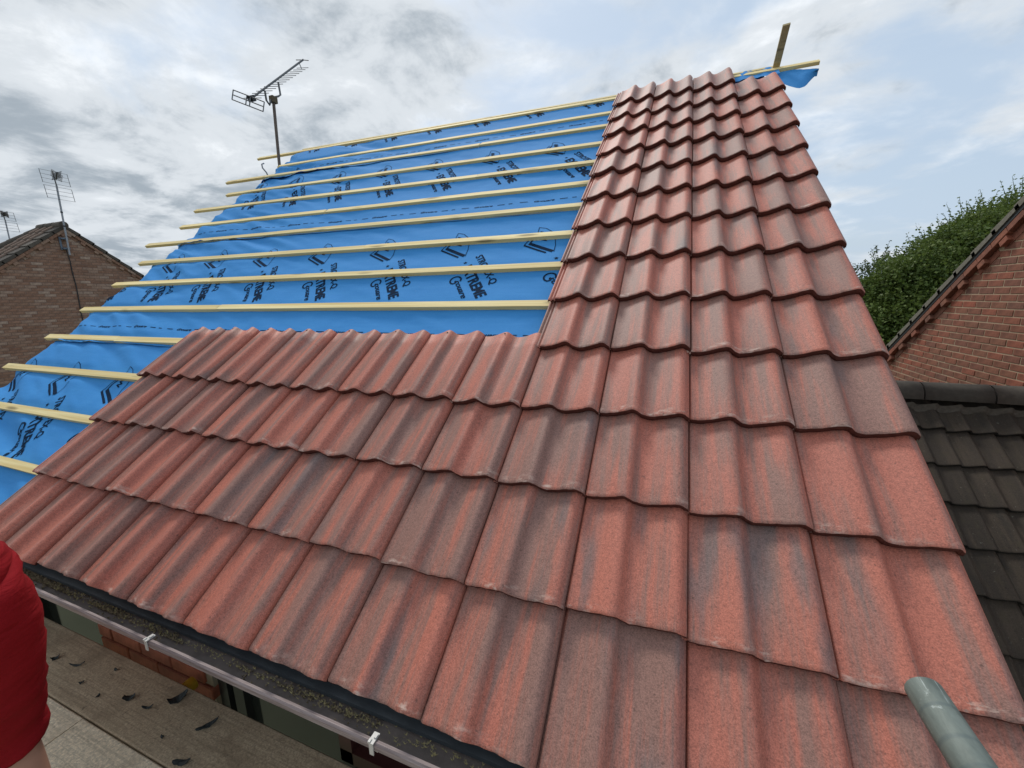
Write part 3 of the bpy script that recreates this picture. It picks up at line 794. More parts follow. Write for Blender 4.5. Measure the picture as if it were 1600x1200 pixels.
# right-hand neighbour
HR = thing('brick_house', 'red brick house with toothed brick verge, behind the low dark roof at right', 'house', (6, 3.65, -5))
brick_gable(HR, 2.57, -1, 3.65, 3.055, .82, -.72, 3.75, M_brickR, M_mortR, .245, False)
def roof_slopes(parent, X0, X1, ay, az, tan, run, th, mt, course=.32, step=.018, sides=(-1, 1), nm='tile_course', over=.0):
    ang = math.atan(tan); n_ = int(run / math.cos(ang) / course)
    for sgn in sides:
        d = Vector((0, sgn * math.cos(ang), -math.sin(ang))); n = Vector((0, sgn * math.sin(ang), math.cos(ang)))
        A = Vector((X0, ay, az))
        for k in range(n_):
            a, b2 = k * course - .02, (k + 1) * course + .03
            p = [A + d * a - n * (th), A + d * b2 - n * th, A + d * b2 + n * step, A + d * a - n * .004]
            b = MB(); b.prism(p, (X1 - X0, 0, 0)); b.build(nm, mt, parent)
M_rtile = simple('neighbour_tile', (.12, .085, .06), .9, .5, 9, bump=.5, obj_var=.2)
roof_slopes(HR, 2.50, 8.5, 3.65, 3.055, .82, 4.0, .05, M_stone)
un = MB()
ang = math.atan(.82)
for sgn in (1, -1):
    d = Vector((0, sgn * math.cos(ang), -math.sin(ang))); n = Vector((0, sgn * math.sin(ang), math.cos(ang))); A = Vector((2.512, 3.65, 3.055))
    un.prism([A - n * .052, A + d * 5.1 - n * .052, A + d * 5.1 - n * .088, A - n * .088], (5.9, 0, 0))
un.build('verge_strip', M_black, HR)  # black strip running below the verge tiles
bw = MB(); bw.box((2.78, 0.4, -5), (8.4, 6.9, .0)); bw.build('wall', M_mortR, HR)

# left-hand neighbour with hipped far end
HL = thing('brick_house', 'brown brick house with a gable end at far left, aerial strapped to it', 'house', (-20, 6.03, -5))
brick_gable(HL, -16.4, 1, 6.03, 3.15, .80, -.92, 3.4, M_brickL, M_mortL, .22, True)
M_ltile = simple('left_house_tile', (.085, .07, .055), .9, .5, 9, bump=.6, obj_var=.25)
ang = math.atan(.80)
# verge: bedded edge tiles, each a stepped piece
for sgn in (-1, 1):
    d = Vector((0, sgn * math.cos(ang), -math.sin(ang))); n = Vector((0, sgn * math.sin(ang), math.cos(ang))); A = Vector((-16.33, 6.03, 3.15))
    for k in range(12):
        a, b2 = k * .34, (k + 1) * .34 + .03
        p = [A + d * a - n * .055, A + d * b2 - n * .06, A + d * b2 + n * .028, A + d * a + n * .002]
        b = MB(); b.prism(p, (-.34, 0, 0)); b.build('roof_tile', M_ltile, HL)
        if sgn == -1:
            for c in range(3):
                x_ = -16.68 - c * .34; b = MB(); p2 = [v + Vector((x_ + 16.33, 0, 0)) for v in p]; b.prism(p2, (-.33, 0, 0)); b.build('roof_tile', M_ltile, HL)
                rb = MB(); rb.tube([A + Vector((x_ + 16.33 - .05, 0, 0)) + d * a + n * .014, A + Vector((x_ + 16.33 - .05, 0, 0)) + d * b2 + n * .036], .035, 8)
                rb.build('tile_roll', simple('sunlit_tile', (.22, .15, .11), .85, .3, 12) if 'sunlit_tile' not in D.materials else D.materials['sunlit_tile'], HL)  # sunlight on the rolls put into the colour, paler and pinker
hp = MB(); E_ = 4.0
A0, A1 = Vector((-16.5, 6.03, 3.13)), Vector((-17.4, 6.03, 3.13))
fl = [Vector((-16.5, 6.03 - E_, 3.13 - .8 * E_)), Vector((-16.5, 6.03 + E_, 3.13 - .8 * E_)), Vector((-17.4 - E_, 6.03 + E_, 3.13 - .8 * E_)), Vector((-17.4 - E_, 6.03 - E_, 3.13 - .8 * E_))]
hp.add([A0, A1] + fl, [(0, 1, 5, 2), (1, 4, 5), (0, 3, 4, 1), (0, 2, 3), (2, 5, 4, 3)]); hp.build('roof', M_ltile, HL)
for i in range(3):
    b = MB(); b.tube([(-16.36 - i * .42, 6.03, 3.15), (-16.36 - i * .42 - .4, 6.03, 3.15)], [.10, .095], 12); b.build('ridge_tile', M_ltile, HL)
for i in range(12):
    p, q = A1 + Vector((-1, -1, -.8)) * (i * .27), A1 + Vector((-1, -1, -.8)) * (i * .27 + .27); b = MB(); b.tube([p, q], [.09, .10], 8); b.build('hip_tile', M_ltile, HL)
bw = MB(); bw.box((-21.2, 2.6, -5), (-16.65, 9.4, -.05)); bw.build('wall', M_mortL, HL)

# ------------------------------------------------------------------ garage with weathered roof between the houses
GA = thing('garage', 'low garage with weathered dark grey tiled roof beyond the red verge', 'garage', (1.2, 3.65, -5))
dvar = []
for s in range(4):
    me = tile_mesh('roof_tile', s + 20, (M_dtile, M_dnose)); dvar.append(me)
GD0 = RM.to_3x3()
for r in range(8):
    for c in range(9):
        dist = .318 * (r + 1)
        p = Vector((0.0 + c * .30 - .06, 3.65, .128)) + GD0 @ Vector((0, -dist, 0)) 
        if not (seen(p, 250)): continue
        m_ = T(p.x + random.uniform(-.003, .003), p.y, p.z) @ RM @ T(0, random.uniform(-.012, .012), random.uniform(0, .006)) @ Matrix.Rotation(random.uniform(-.02, .02), 4, 'Z')
        obj('roof_tile', random.choice(dvar), None, GA, m_)
# ridge tiles with mortar
M_dridge = simple('weathered_ridge', (.075, .064, .052), .95, .5, 24, bump=.7, obj_var=.2)
M_dmort = simple('crumbling_mortar', (.11, .095, .078), .95, .6, 40, bump=.8)
for i in range(6):
    x0 = .05 + i * .435 - .017; b = MB(); v_ = []; f_ = []
    for a in range(4):
        x = x0 + a / 3 * .425
        for k in range(13):
            th = math.pi * (k / 12) * 1.05 - .03; rr = .116 + .006 * fbm(x * 9, k * .8, i) + .003 * fbm(x * 30, k)
            v_.append((x, 3.65 - rr * math.cos(th), .145 + rr * 1.05 * math.sin(th)))
    for a in range(3):
        for k in range(12): q = a * 13 + k; f_.append((q, q + 1, q + 14, q + 13))
    n = len(v_)
    for a in (0, 3):
        for k in range(13):
            y, z = v_[a * 13 + k][1:]; v_.append((x0 + a / 3 * .425, 3.65 + (y - 3.65) * .85, .145 + (z - .145) * .85))
    for e, a in enumerate((0, 3)):
        for k in range(12): f_.append((a * 13 + k, a * 13 + k + 1, n + e * 13 + k + 1, n + e * 13 + k))
    b.add(v_, f_, True); b.build('ridge_tile', M_dridge, GA)
mo = MB(); v_ = []; f_ = []
for i in range(241):
    x = .0 + i / 240 * 2.56; t_ = ((x + .06) % .15) / .15; h_ = hprof(t_)
    for k in range(4):
        q = Vector((x, 3.65, .128)) + GD0 @ Vector((0, -.095 - .035 * k / 3 - (.012 * fbm(x * 14, 4.4) if k == 3 else 0), h_ * .9 - .02 + (.05 - .045 * k / 3) + .006 * fbm(x * 22, k * 3.3)))
        v_.append(tuple(q))
for i in range(240):
    for k in range(3): q = i * 4 + k; f_.append((q, q + 1, q + 5, q + 4))
mo.add(v_, f_, False); o = mo.build('ridge_mortar', M_dmort, GA)
gb = MB(); gb.prism([(0.0, 3.65, .06), (0.0, 1.2, -1.93), (0.0, 6.1, -1.93)], (2.545, 0, 0)); gb.build('roof_deck', M_dark, GA)
gb = MB(); gb.box((0.0, 1.5, -5), (2.54, 5.8, -1.94)); gb.build('wall', M_mortR, GA)

# ------------------------------------------------------------------ aerials
A1_ = thing('tv_aerial', 'long comb-like aerial on a rusty mast at the gable of the blue roof', 'aerial', (-5.33, 3.46, 2.35))
b = MB(); b.tube([(-5.33, 3.46, 1.9), (-5.325, 3.475, 2.7), (-5.31, 3.49, 3.40)], .017, 10); b.build('mast', simple('rusty_mast', (.17, .13, .105), .8, .6, 25, metal=.3, bump=.3), A1_)
R0 = Vector((-5.3, 3.06, 3.27)); R1 = Vector((-5.3, 4.02, 4.07)); bd = (R1 - R0).normalized(); px = Vector((1, 0, 0))
R0 = R0 + Vector((0, .10, 0)); 
b = MB(); b.tube([R0 + bd * -.02, R1], .011, 8); b.build('boom', M_dgalv, A1_)
el = (Vector((.35, -.30, 0))).normalized()
el = Vector((.55, .80, -.35)).normalized()
el = (RIGHT * .80 + DOWN * .42 - FWD * .42).normalized(); el = (el - bd * el.dot(bd)).normalized()
Lb = (R1 - R0).length
for i in range(15):
    c = R0 + bd * (.05 + (Lb - .14) * i / 14); hl = .125 - .035 * i / 14
    b = MB(); b.tube([c - el * hl, c + el * hl], .0035, 6); b.build('element', M_dgalv, A1_)
for sg, dr in ((1, el), (-1, el)):
    b = MB(); b.tube([R1 - bd * .01, R1 - bd * .01 + dr * sg * .11 - bd * .035 * (1 if sg > 0 else -.3)], .005, 6); b.build('element', M_dgalv, A1_)
b = MB(); b.tube([R1 - bd * .10, R1 - bd * .10 + (bd.cross(el)) * .07], .005, 6); b.build('element', M_dgalv, A1_)
up2 = bd.cross(el).normalized()
rf = MB(); rc = R0 - bd * .03; ex = (RIGHT * .93 + DOWN * .36).normalized(); ez = (DOWN * .97 - RIGHT * .12).normalized()
for k in (-1, 0, 1): rf.tube([rc - ex * .19 + ez * .055 * k, rc + ex * .19 + ez * .055 * k], .006, 6)
for k in (-1, -.12, .12, 1): rf.tube([rc + ex * .19 * k - ez * .055, rc + ex * .19 * k + ez * .055], .006, 6)
rf.build('reflector', M_dgalv, A1_)
b = MB(); b.box((-.035, -.025, -.03), (.035, .025, .03), T(*(R0 + bd * .03)) @ Matrix.Rotation(.5, 4, 'X')); b.build('junction_box', M_black, A1_)
mt_ = Vector((-5.31, 3.49, 3.40))
ca = R0 + bd * (Lb * .24); cb = R0 + bd * (Lb * .47)
b = MB(); b.tube([ca, ca + Vector((0, .005, -.10)), ca + Vector((0, .04, -.135)), mt_ + Vector((0, -.01, .02)), mt_ + Vector((0, .08, .07)), cb + Vector((0, .01, -.13)), cb], .011, 8); b.build('cradle', M_dgalv, A1_)
b = MB(); b.box((-.03, -.035, -.035), (.03, .035, .035), T(*mt_)); b.build('clamp', simple('rusty_clamp', (.12, .09, .05), .9, .5, 60), A1_)

def grid_aerial(root, top, base, s=1.0, cable=None, ring=True):
    top, base = Vector(top), Vector(base)
    b = MB(); b.tube([base, top], .022 * s, 8); b.build('mast', M_lgalv, root)
    for k in (.42, .62):
        q = base.lerp(top, k); b = MB(); b.tube([q - Vector((0, 0, .02)), q + Vector((0, 0, .02))], .028, 8); b.build('mast_collar', M_black, root)
    yv = Vector((.10, 1, -.04)).normalized(); zv = Vector((0, -.06, 1)).normalized()
    for lo, hi in ((.02, .33), (-.36, -.05)):
        b = MB(); c = top + Vector((.04, 0, -.12 * 0))
        for k in range(4):
            z = lo + (hi - lo) * k / 3; b.tube([c - yv * .27 * s + zv * z * s, c + yv * .27 * s + zv * z * s], .004, 5)
        for y in (-.26, .26): b.tube([c + yv * y * s + zv * lo * s, c + yv * y * s + zv * hi * s], .006, 5)
        b.build('reflector', M_dgalv, root)
    b = MB(); b.tube([top, top + zv * .36 * s], .015, 6); b.build('spine', M_dgalv, root)
    b = MB(); c = top + Vector((.05, 0, .14)); dd = Vector((.93, -.33, .06)).normalized(); b.tube([c, c + dd * .7 * s], .014, 6); b.build('boom', M_black, root)
    for k in range(8):
        q = c + dd * (.08 + k * .085) * s; b = MB(); 
        for sg in (-1, 1):
            b.tube([q, q + (yv * sg * .85 + zv * .5) * .11 * s], .006, 5); b.tube([q, q + (yv * sg * .85 - zv * .5) * .11 * s], .006, 5)
        b.build('element', M_black, root)
A2_ = thing('tv_aerial', 'grid aerial on a pale mast strapped to the brown brick gable', 'aerial', (-16.3, 5.98, 2.35))
grid_aerial(A2_, (-16.27, 6.03, 4.15), (-16.27, 5.97, 2.35))
b = MB(); b.box((-16.39, 5.88, 2.50), (-16.28, 6.02, 2.54)); b.box((-16.39, 5.88, 2.76), (-16.28, 6.02, 2.80)); b.box((-16.385, 5.86, 2.48), (-16.36, 5.90, 2.82)); b.build('wall_bracket', simple('blue_grey_steel', (.12, .15, .19), .5, .2, 20), A2_)
b = MB(); b.tube([(-16.36, 5.96, 2.5), (-16.38, 5.99, 2.2), (-16.385, 5.985, 1.9), (-16.385, 6.0, 1.5), (-16.385, 5.97, .8), (-16.385, 5.97, -1)], .012, 6); b.build('cable', M_black, A2_)
A3_ = thing('tv_aerial', 'small grid aerial at the left picture edge, farthest of the aerials', 'aerial', (-20.85, 6.5, .3))
grid_aerial(A3_, (-20.88, 6.56, 3.68), (-20.8, 6.45, .25), .85)
hk = MB(); c0 = RM @ Vector((-5.27, 4.08, -.06))
hk.tube([c0 + Vector((0, .03, -.04)), c0 + Vector((0, 0, .02)), c0 + Vector((-.01, -.035, .06)), c0 + Vector((-.01, -.04, .10)), c0 + Vector((0, -.015, .115))], .008, 6)
tag(hk.build('wire_hook', M_lgalv), 'small bent metal hook standing at the left edge of the blue membrane', 'hook')

# ------------------------------------------------------------------ trees
def leaf_mat(name, c1, c2):
    m, t, b = mat(name); geo = N(t, 'ShaderNodeNewGeometry'); tcn = N(t, 'ShaderNodeTexCoord')
    n = noise_(t, tcn.outputs['Object'], .9, 3, .5)
    c = mix(t, math_(t, 'MULTIPLY_ADD', geo.outputs['Random Per Island'], .6, math_(t, 'MULTIPLY_ADD', n, .8, -.2), clamp=True), c1, c2)
    L(t, c, b.inputs['Base Color']); b.inputs['Roughness'].default_value = .6; b.inputs['Specular IOR Level'].default_value = .3
    tr = N(t, 'ShaderNodeBsdfTranslucent'); L(t, c, tr.inputs['Color']); mx = N(t, 'ShaderNodeMixShader'); mx.inputs[0].default_value = .3
    out = t.nodes['Material Output']; L(t, b.outputs[0], mx.inputs[1]); L(t, tr.outputs[0], mx.inputs[2]); L(t, mx.outputs[0], out.inputs[0]); return m
M_leaf = leaf_mat('broad_leaf', (.045, .085, .018), (.165, .215, .045))
M_leaf2 = leaf_mat('thin_leaf', (.05, .075, .03), (.10, .13, .05))
M_bark = simple('bark', (.07, .055, .04), .95, .4, 12, bump=.6)
def leaf(mb, p, s, rg, droop=0):
    d = Vector((rg.gauss(0, 1), rg.gauss(0, 1), rg.gauss(0, .6) - droop)).normalized(); u = d.orthogonal().normalized()
    u = Matrix.Rotation(rg.uniform(0, 6.28), 3, d) @ u; q = u * s * .36
    mb.v += [p, p + d * s * .5 + q, p + d * s, p + d * s * .5 - q]; n = len(mb.v) - 4; mb.f.append([n, n + 1, n + 2, n + 3]); mb.sm.append(False)
def tree(name, label, base, lobes, nl, ls, lm, trunk_r, grp, seed, sprigs=40):
    rg = random.Random(seed); root = thing(name, label, 'tree', base, grp)
    B = Vector(base); top = Vector(lobes[0][0]); tr = MB()
    tr.tube([B, B.lerp(top, .35) + Vector((.1, .05, 0)), B.lerp(top, .7), top], [trunk_r, trunk_r * .8, trunk_r * .5, trunk_r * .2], 10)
    for c, r in lobes:
        c = Vector(c); st_ = B.lerp(top, rg.uniform(.35, .75)); md = st_.lerp(c, .5) + Vector((rg.uniform(-.2, .2), rg.uniform(-.2, .2), .2))
        tr.tube([st_, md, c], [trunk_r * .38, trunk_r * .22, trunk_r * .08], 7)
    tr.build('trunk', M_bark, root)
    cr = MB(); tot = sum(r ** 2 for c, r in lobes)
    for c, r in lobes:
        c = Vector(c); n = int(nl * r * r / tot); cl = max(12, int(n / 26))
        for _ in range(cl):
            d = Vector((rg.gauss(0, 1), rg.gauss(0, 1), rg.gauss(0, 1))).normalized()
            k = rg.random() ** .33; bump_ = 1 + .30 * fbm(d.x * 2.2 + c.x, d.y * 2.2 + c.y, d.z * 2.2)
            p = c + d * r * k * bump_; cs = rg.uniform(.6, 1.25) * ls * 1.9
            for _ in range(26):
                leaf(cr, p + Vector((rg.gauss(0, cs), rg.gauss(0, cs), rg.gauss(0, cs * .6))), ls * rg.uniform(.6, 1.25), rg, .25)
    for _ in range(sprigs):                                    # loose shoots that break the outline
        c, r = rg.choice(lobes); c = Vector(c); d = Vector((rg.gauss(0, .8), rg.gauss(0, .8), abs(rg.gauss(0, 1)) + .3)).normalized(); p = c + d * r * .95
        e = p + (d + Vector((0, 0, .6))).normalized() * rg.uniform(.25, .75)
        cr.tube([p, e], [.012, .004], 4, cap=False)
        for k in range(14): leaf(cr, p.lerp(e, k / 13) + Vector((rg.gauss(0, .03),) * 3), ls * rg.uniform(.5, .9), rg)
    cr.build('crown', lm, root)
    return root
tree('broadleaf_tree', 'large dense dark green tree behind the red brick gable', (8.6, 18.0, -5),
     [((8.3, 17.8, 1.0), 1.7), ((5.95, 16.7, .75), .75), ((6.3, 16.7, 1.15), .72), ((6.85, 16.9, 1.35), .8), ((7.5, 17.4, 1.75), .85), ((8.25, 18.0, 2.2), .95), ((9.1, 18.7, 2.6), 1.05), ((10.1, 19.4, 2.9), 1.1), ((11.2, 20.1, 3.3), 1.2),
      ((6.45, 16.1, .2), .95), ((7.4, 16.6, .6), 1.1), ((8.7, 17.6, 1.3), 1.2), ((5.75, 15.7, -.4), .95), ((6.7, 15.6, -.9), 1.2), ((7.9, 16.4, -.1), 1.2), ((5.5, 16.1, .0), .7), ((9.9, 18.4, 1.7), 1.2), ((5.9, 15.4, -1.6), 1.1), ((7.0, 15.6, -2.2), 1.4)],
     165000, .11, M_leaf, .28, 'trees beyond the houses', 5, 320)
tree('thin_tree', 'sparse thin-leaved small tree between the red verge and the dense tree', (7.0, 21.2, -5),
     [((7.3, 21.3, 1.7), .7), ((7.65, 21.5, 2.2), .5), ((7.0, 21.1, 1.1), .8), ((7.9, 21.6, 2.0), .5)], 1700, .11, M_leaf2, .06, 'trees beyond the houses', 11, 18)

# ------------------------------------------------------------------ scaffold
ZB = -.52
def board(x0, x1, y0, y1, mt, label, z=ZB):
    b = MB(); n = 24; v_ = []; f_ = []
    sec = [(y0, z - .036), (y0, z - .004), (y0 + .004, z), (y1 - .004, z), (y1, z - .004), (y1, z - .036)]
    for i in range(n + 1):
        x = x0 + (x1 - x0) * i / n
        for y, zz in sec:
            e = .0022 * fbm(x * 2.5, y * 9); v_.append((x, y + e, zz + .0012 * fbm(x * 1.5, y * 4, 2)))
    for i in range(n):
        for k in range(6): f_.append((i * 6 + k, i * 6 + (k + 1) % 6, (i + 1) * 6 + (k + 1) % 6, (i + 1) * 6 + k))
    f_ += [tuple(range(6)), tuple(range(n * 6 + 5, n * 6 - 1, -1))]
    b.add(v_, f_); me = b.me('scaffold_board')
    bm = bmesh.new(); bm.from_mesh(me); bmesh.ops.recalc_face_normals(bm, faces=bm.faces); bm.to_mesh(me); bm.free()
    o = obj('scaffold_board', me, mt); return tag(o, label, 'board', 'scaffold boards along the eaves')
board(-5.4, .9, -.083, .132, M_board, 'dark weathered scaffold board nearest the wall, strewn with black scraps')
board(-5.4, -2.668, -.305, -.087, M_board2, 'pale scaffold board at lower left, partly behind the red shorts')
board(-2.664, .9, -.307, -.088, M_board2, 'pale scaffold board with scratches at the bottom left of the picture')
for i, y in enumerate((-.53, -.755, -.98)):
    board(-5.4, .9, y, y + .221, M_board2, ('pale scaffold board third from the wall', 'pale scaffold board fourth from the wall', 'outermost pale scaffold board')[i])
def scaf(pts, label, capcol=None, mt=M_galv):
    root = thing('scaffold_tube', label, 'scaffold tube', tuple(pts[0]), 'scaffold tubes')
    p = [Vector(q) for q in pts]; d = (p[-1] - p[0]).normalized(); b = MB(); r = .02415
    b.tube([p[0]] + p[1:], r, 28, cap=False)
    # hollow end with wall thickness
    up = d.orthogonal().normalized(); q_ = d.cross(up)
    for e, sg in ((p[0], 1), (p[-1], -1)):
        ro = [e + (up * math.cos(a) + q_ * math.sin(a)) * r for a in [k * math.pi / 14 for k in range(28)]]
        ri = [e + (up * math.cos(a) + q_ * math.sin(a)) * (r - .004) for a in [k * math.pi / 14 for k in range(28)]]
        rin = [v + d * sg * .06 for v in ri]
        b.add(ro + ri + rin, [(k, (k + 1) % 28, 28 + (k + 1) % 28, 28 + k) for k in range(28)] + [(28 + k, 28 + (k + 1) % 28, 56 + (k + 1) % 28, 56 + k) for k in range(28)] + [list(range(56, 84))])
    b.build('tube', mt, root)
    if capcol:
        c = MB(); c.tube([p[0] - d * .004, p[0] - d * .002, p[0] + d * .045], [r - .004, r + .003, r + .003], 24); c.build('end_cap', capcol, root)
    return root
def galv2():
    m, t, b = mat('streaked_galvanised'); tcn = N(t, 'ShaderNodeTexCoord'); P = tcn.outputs['Object']
    n = noise_(t, vmap(t, P, scale=(30, 8, 30)), 1.0, 6, .65, .4); n2 = noise_(t, P, 55, 5, .7)
    c = mix(t, ramp(t, n, [(.3, 0), (.7, 1)]), (.075, .095, .083), (.20, .235, .21))
    c = mix(t, ramp(t, n2, [(.62, 0), (.7, .5)]), c, (.45, .5, .48))
    wv = N(t, 'ShaderNodeTexWave', wave_type='BANDS', bands_direction='Y'); wv.inputs['Scale'].default_value = 2.3; wv.inputs['Distortion'].default_value = 5; wv.inputs['Detail'].default_value = 3
    L(t, vmap(t, P, scale=(1, 3, 1)), wv.inputs['Vector']); c = mix(t, ramp(t, wv.outputs[0], [(.0, .35), (.08, 0)]), c, (.06, .09, .10))
    L(t, c, b.inputs['Base Color']); sc3 = noise_(t, vmap(t, P, scale=(150, 12, 150)), 1.0, 4, .6); c = mix(t, ramp(t, sc3, [(.62, 0), (.68, .6)]), c, (.42, .47, .45)); c = mix(t, ramp(t, noise_(t, P, 14, 5, .7), [(.55, 0), (.7, .6)]), c, (.07, .085, .075)); L(t, c, b.inputs['Base Color'])
    b.inputs['Roughness'].default_value = .6; b.inputs['Metallic'].default_value = .2
    bn = N(t, 'ShaderNodeBump'); bn.inputs['Strength'].default_value = .2; bn.inputs['Distance'].default_value = .002; L(t, n2, bn.inputs['Height']); L(t, bn.outputs[0], b.inputs['Normal']); return m
M_galv2 = galv2()
scaf([(-.283, .045, .405), (-.287, -.60, .405), (-.292, -1.35, .405)], 'green-grey galvanised guard rail tube poking in at lower right', mt=M_galv2)
scaf([(-2.497, .185, -.583), (-2.50, -.4, -.583), (-2.505, -1.3, -.583)], 'grey tube with yellow end cap poking out beside the brick pier', M_yellow, M_galv)
scaf([(-.10, .09, -.583), (-.10, -.4, -.583), (-.10, -1.3, -.583)], 'transom tube under the boards at the right verge')
scaf([(-4.9, .09, -.583), (-4.9, -.4, -.583), (-4.9, -1.3, -.583)], 'transom tube under the boards at the left gable')
for x in (-4.85, -2.45, -.34):
    scaf([(x, -1.22, 1.1), (x, -1.22, -2), (x, -1.22, -5)], {-4.85: 'upright scaffold tube at the left gable', -2.45: 'middle upright scaffold tube', -.34: 'upright scaffold tube behind the guard rail end'}[x])
# scraps of felt on the boards
def scrap(x, y, l, wd, ang, seed, label, curl=.012):
    rg = random.Random(seed); v_ = []; f_ = []; n = 7
    for i in range(n + 1):
        s = i / n - .5; hw = wd / 2 * (1 - (abs(s) * 1.8) ** 2.2 * .8) * rg.uniform(.75, 1.15)
        z = .003 + curl * (s * 2) ** 2 * rg.uniform(.7, 1.2)
        for sg in (-1, 0, 1): v_.append((s * l + rg.uniform(-.003, .003), sg * hw, z + (.004 if sg == 0 else rg.uniform(0, .004))))
    m_ = len(v_)
    v_ += [(a, b_, c - .003) for a, b_, c in v_]
    for i in range(n):
        for k in (0, 1):
            q = i * 3 + k; f_.append((q, q + 3, q + 4, q + 1)); f_.append((m_ + q, m_ + q + 1, m_ + q + 4, m_ + q + 3))
        f_.append((i * 3, m_ + i * 3, m_ + i * 3 + 3, i * 3 + 3)); f_.append((i * 3 + 2, i * 3 + 5, m_ + i * 3 + 5, m_ + i * 3 + 2))
    f_ += [(0, 1, m_ + 1, m_), (1, 2, m_ + 2, m_ + 1), (n * 3 + 1, n * 3, m_ + n * 3, m_ + n * 3 + 1), (n * 3 + 2, n * 3 + 1, m_ + n * 3 + 1, m_ + n * 3 + 2)]
    o = obj('felt_scrap', mesh('felt_scrap', v_, f_), M_scrap, None, T(x, y, ZB + .001) @ Matrix.Rotation(ang, 4, 'Z'))
    tag(o, label, 'scrap', 'felt scraps on the boards')
scrap(-2.404, .082, .062, .040, 1.15, 1, 'curled leaf-shaped black scrap below the yellow end cap', .018)
scrap(-2.59, .018, .036, .028, .7, 2, 'small chunky black scrap left of the leaf-shaped one')
scrap(-2.475, .018, .036, .010, .5, 3, 'thin black scrap between the chunky and the leaf-shaped scraps')
scrap(-2.186, .053, .065, .020, 1.05, 4, 'long straight black scrap, rightmost on the dark board')
scrap(-3.126, .016, .030, .022, 1.2, 5, 'small dark scrap nearest the red shorts')
scrap(-2.985, .031, .055, .007, .55, 6, 'wispy thin dark sliver near the red shorts')
scrap(-2.141, -.060, .060, .022, .4, 7, 'black scrap on the seam at the bottom picture edge')
for i, (x, y) in enumerate(((-2.80, .075), (-2.86, -.01), (-2.72, -.02), (-2.30, -.03))):
    scrap(x, y, .014, .009, i, 20 + i, ('tiny dark crumb on the board under the brick pier', 'tiny dark crumb left of the board seam', 'tiny dark crumb on the middle of the dark board', 'tiny dark crumb below the long straight scrap')[i], .004)

# ------------------------------------------------------------------ person bending over at the left edge
PX, PY = -2.27, -.455
PE = thing('person', 'person in red shorts bending forward at the left picture edge', 'person', (PX, PY, ZB))
def skinned(name, joints, edges, mt, parent, root=0, sub=2, disp=None):
    me = D.meshes.new(name); me.from_pydata([j[0] for j in joints], edges, []); o = D.objects.new(name, me); COL.objects.link(o)
    sk = o.modifiers.new('skin', 'SKIN'); sk.use_smooth_shade = True
    for i, j in enumerate(joints):
        r = j[1]; me.skin_vertices[0].data[i].radius = r if isinstance(r, tuple) else (r, r)
    me.skin_vertices[0].data[root].use_root = True
    ss = o.modifiers.new('sub', 'SUBSURF'); ss.levels = sub; ss.render_levels = sub
    bpy.context.view_layer.update()
    m2 = D.meshes.new_from_object(o.evaluated_get(bpy.context.evaluated_depsgraph_get())); m2.name = name
    D.objects.remove(o); D.meshes.remove(me)
    if disp:
        for v in m2.vertices: v.co += v.normal * disp(v.co)
    m2.polygons.foreach_set('use_smooth', [True] * len(m2.polygons)); m2.materials.clear()
    return obj(name, m2, mt, parent)
# facing -X; +Y is the wall side, legs slightly apart
def P_(x, y, z): return (PX + x, PY + y, ZB + z)
hipL, hipR = P_(.02, .11, .86), P_(.02, -.10, .86)
J = [(P_(.03, 0, .92), .13),                                    # 0 pelvis
     (P_(-.10, 0, 1.06), .125), (P_(-.25, 0, 1.16), .135), (P_(-.40, 0, 1.22), .125), (P_(-.50, 0, 1.24), .055), (P_(-.56, 0, 1.25), .06), (P_(-.645, 0, 1.235), .092), (P_(-.70, 0, 1.20), .07),   # 1..7 spine, neck, head
     (P_(.02, .10, .84), .095), (P_(-.07, .12, .47), .060), (P_(-.04, .125, .28), .056), (P_(.03, .125, .08), .036), (P_(.0, .13, .035), .04), (P_(-.13, .14, .025), .032),     # 8..13 left leg
     (P_(.02, -.10, .84), .095), (P_(-.07, -.11, .47), .060), (P_(-.04, -.115, .28), .056), (P_(.03, -.115, .08), .036), (P_(.0, -.12, .035), .04), (P_(-.13, -.13, .025), .032),
     (P_(-.42, .19, 1.18), .058), (P_(-.50, .24, .93), .044), (P_(-.62, .23, .72), .031),      # 20..22 left arm
     (P_(-.42, -.19, 1.18), .058), (P_(-.48, -.24, .92), .044), (P_(-.60, -.22, .72), .031)]
E_ = [(0, 1), (1, 2), (2, 3), (3, 4), (4, 5), (5, 6), (6, 7), (0, 8), (8, 9), (9, 10), (10, 11), (11, 12), (12, 13), (0, 14), (14, 15), (15, 16), (16, 17), (17, 18), (18, 19), (3, 20), (20, 21), (21, 22), (3, 23), (23, 24), (24, 25)]
# hands: palm and five fingers each
for wi, sg in ((22, 1), (25, -1)):
    wp = Vector(J[wi][0]); pd = Vector((-.45, 0, -.9)).normalized(); J.append((tuple(wp + pd * .05), (.030, .018))); pi = len(J) - 1; E_.append((wi, pi))
    J.append((tuple(wp + pd * .085), (.034, .014))); p2 = len(J) - 1; E_.append((pi, p2))
    for k, (o_, ln) in enumerate(((-.030, .062), (-.010, .074), (.010, .070), (.030, .055))):
        a = wp + pd * .10 + Vector((0, o_, 0)); J.append((tuple(a), .0095)); i0 = len(J) - 1; E_.append((p2, i0))
        J.append((tuple(a + pd * ln * .5 + Vector((-.006, 0, 0))), .0088)); E_.append((i0, i0 + 1)); J.append((tuple(a + pd * ln + Vector((.008, 0, -.006))), .0075)); E_.append((i0 + 1, i0 + 2))
    a = wp + pd * .05 + Vector((-.01, -sg * .04, 0)); J.append((tuple(a), .011)); E_.append((pi, len(J) - 1)); J.append((tuple(a + pd * .045 + Vector((-.012, -sg * .008, 0))), .0085)); E_.append((len(J) - 2, len(J) - 1))
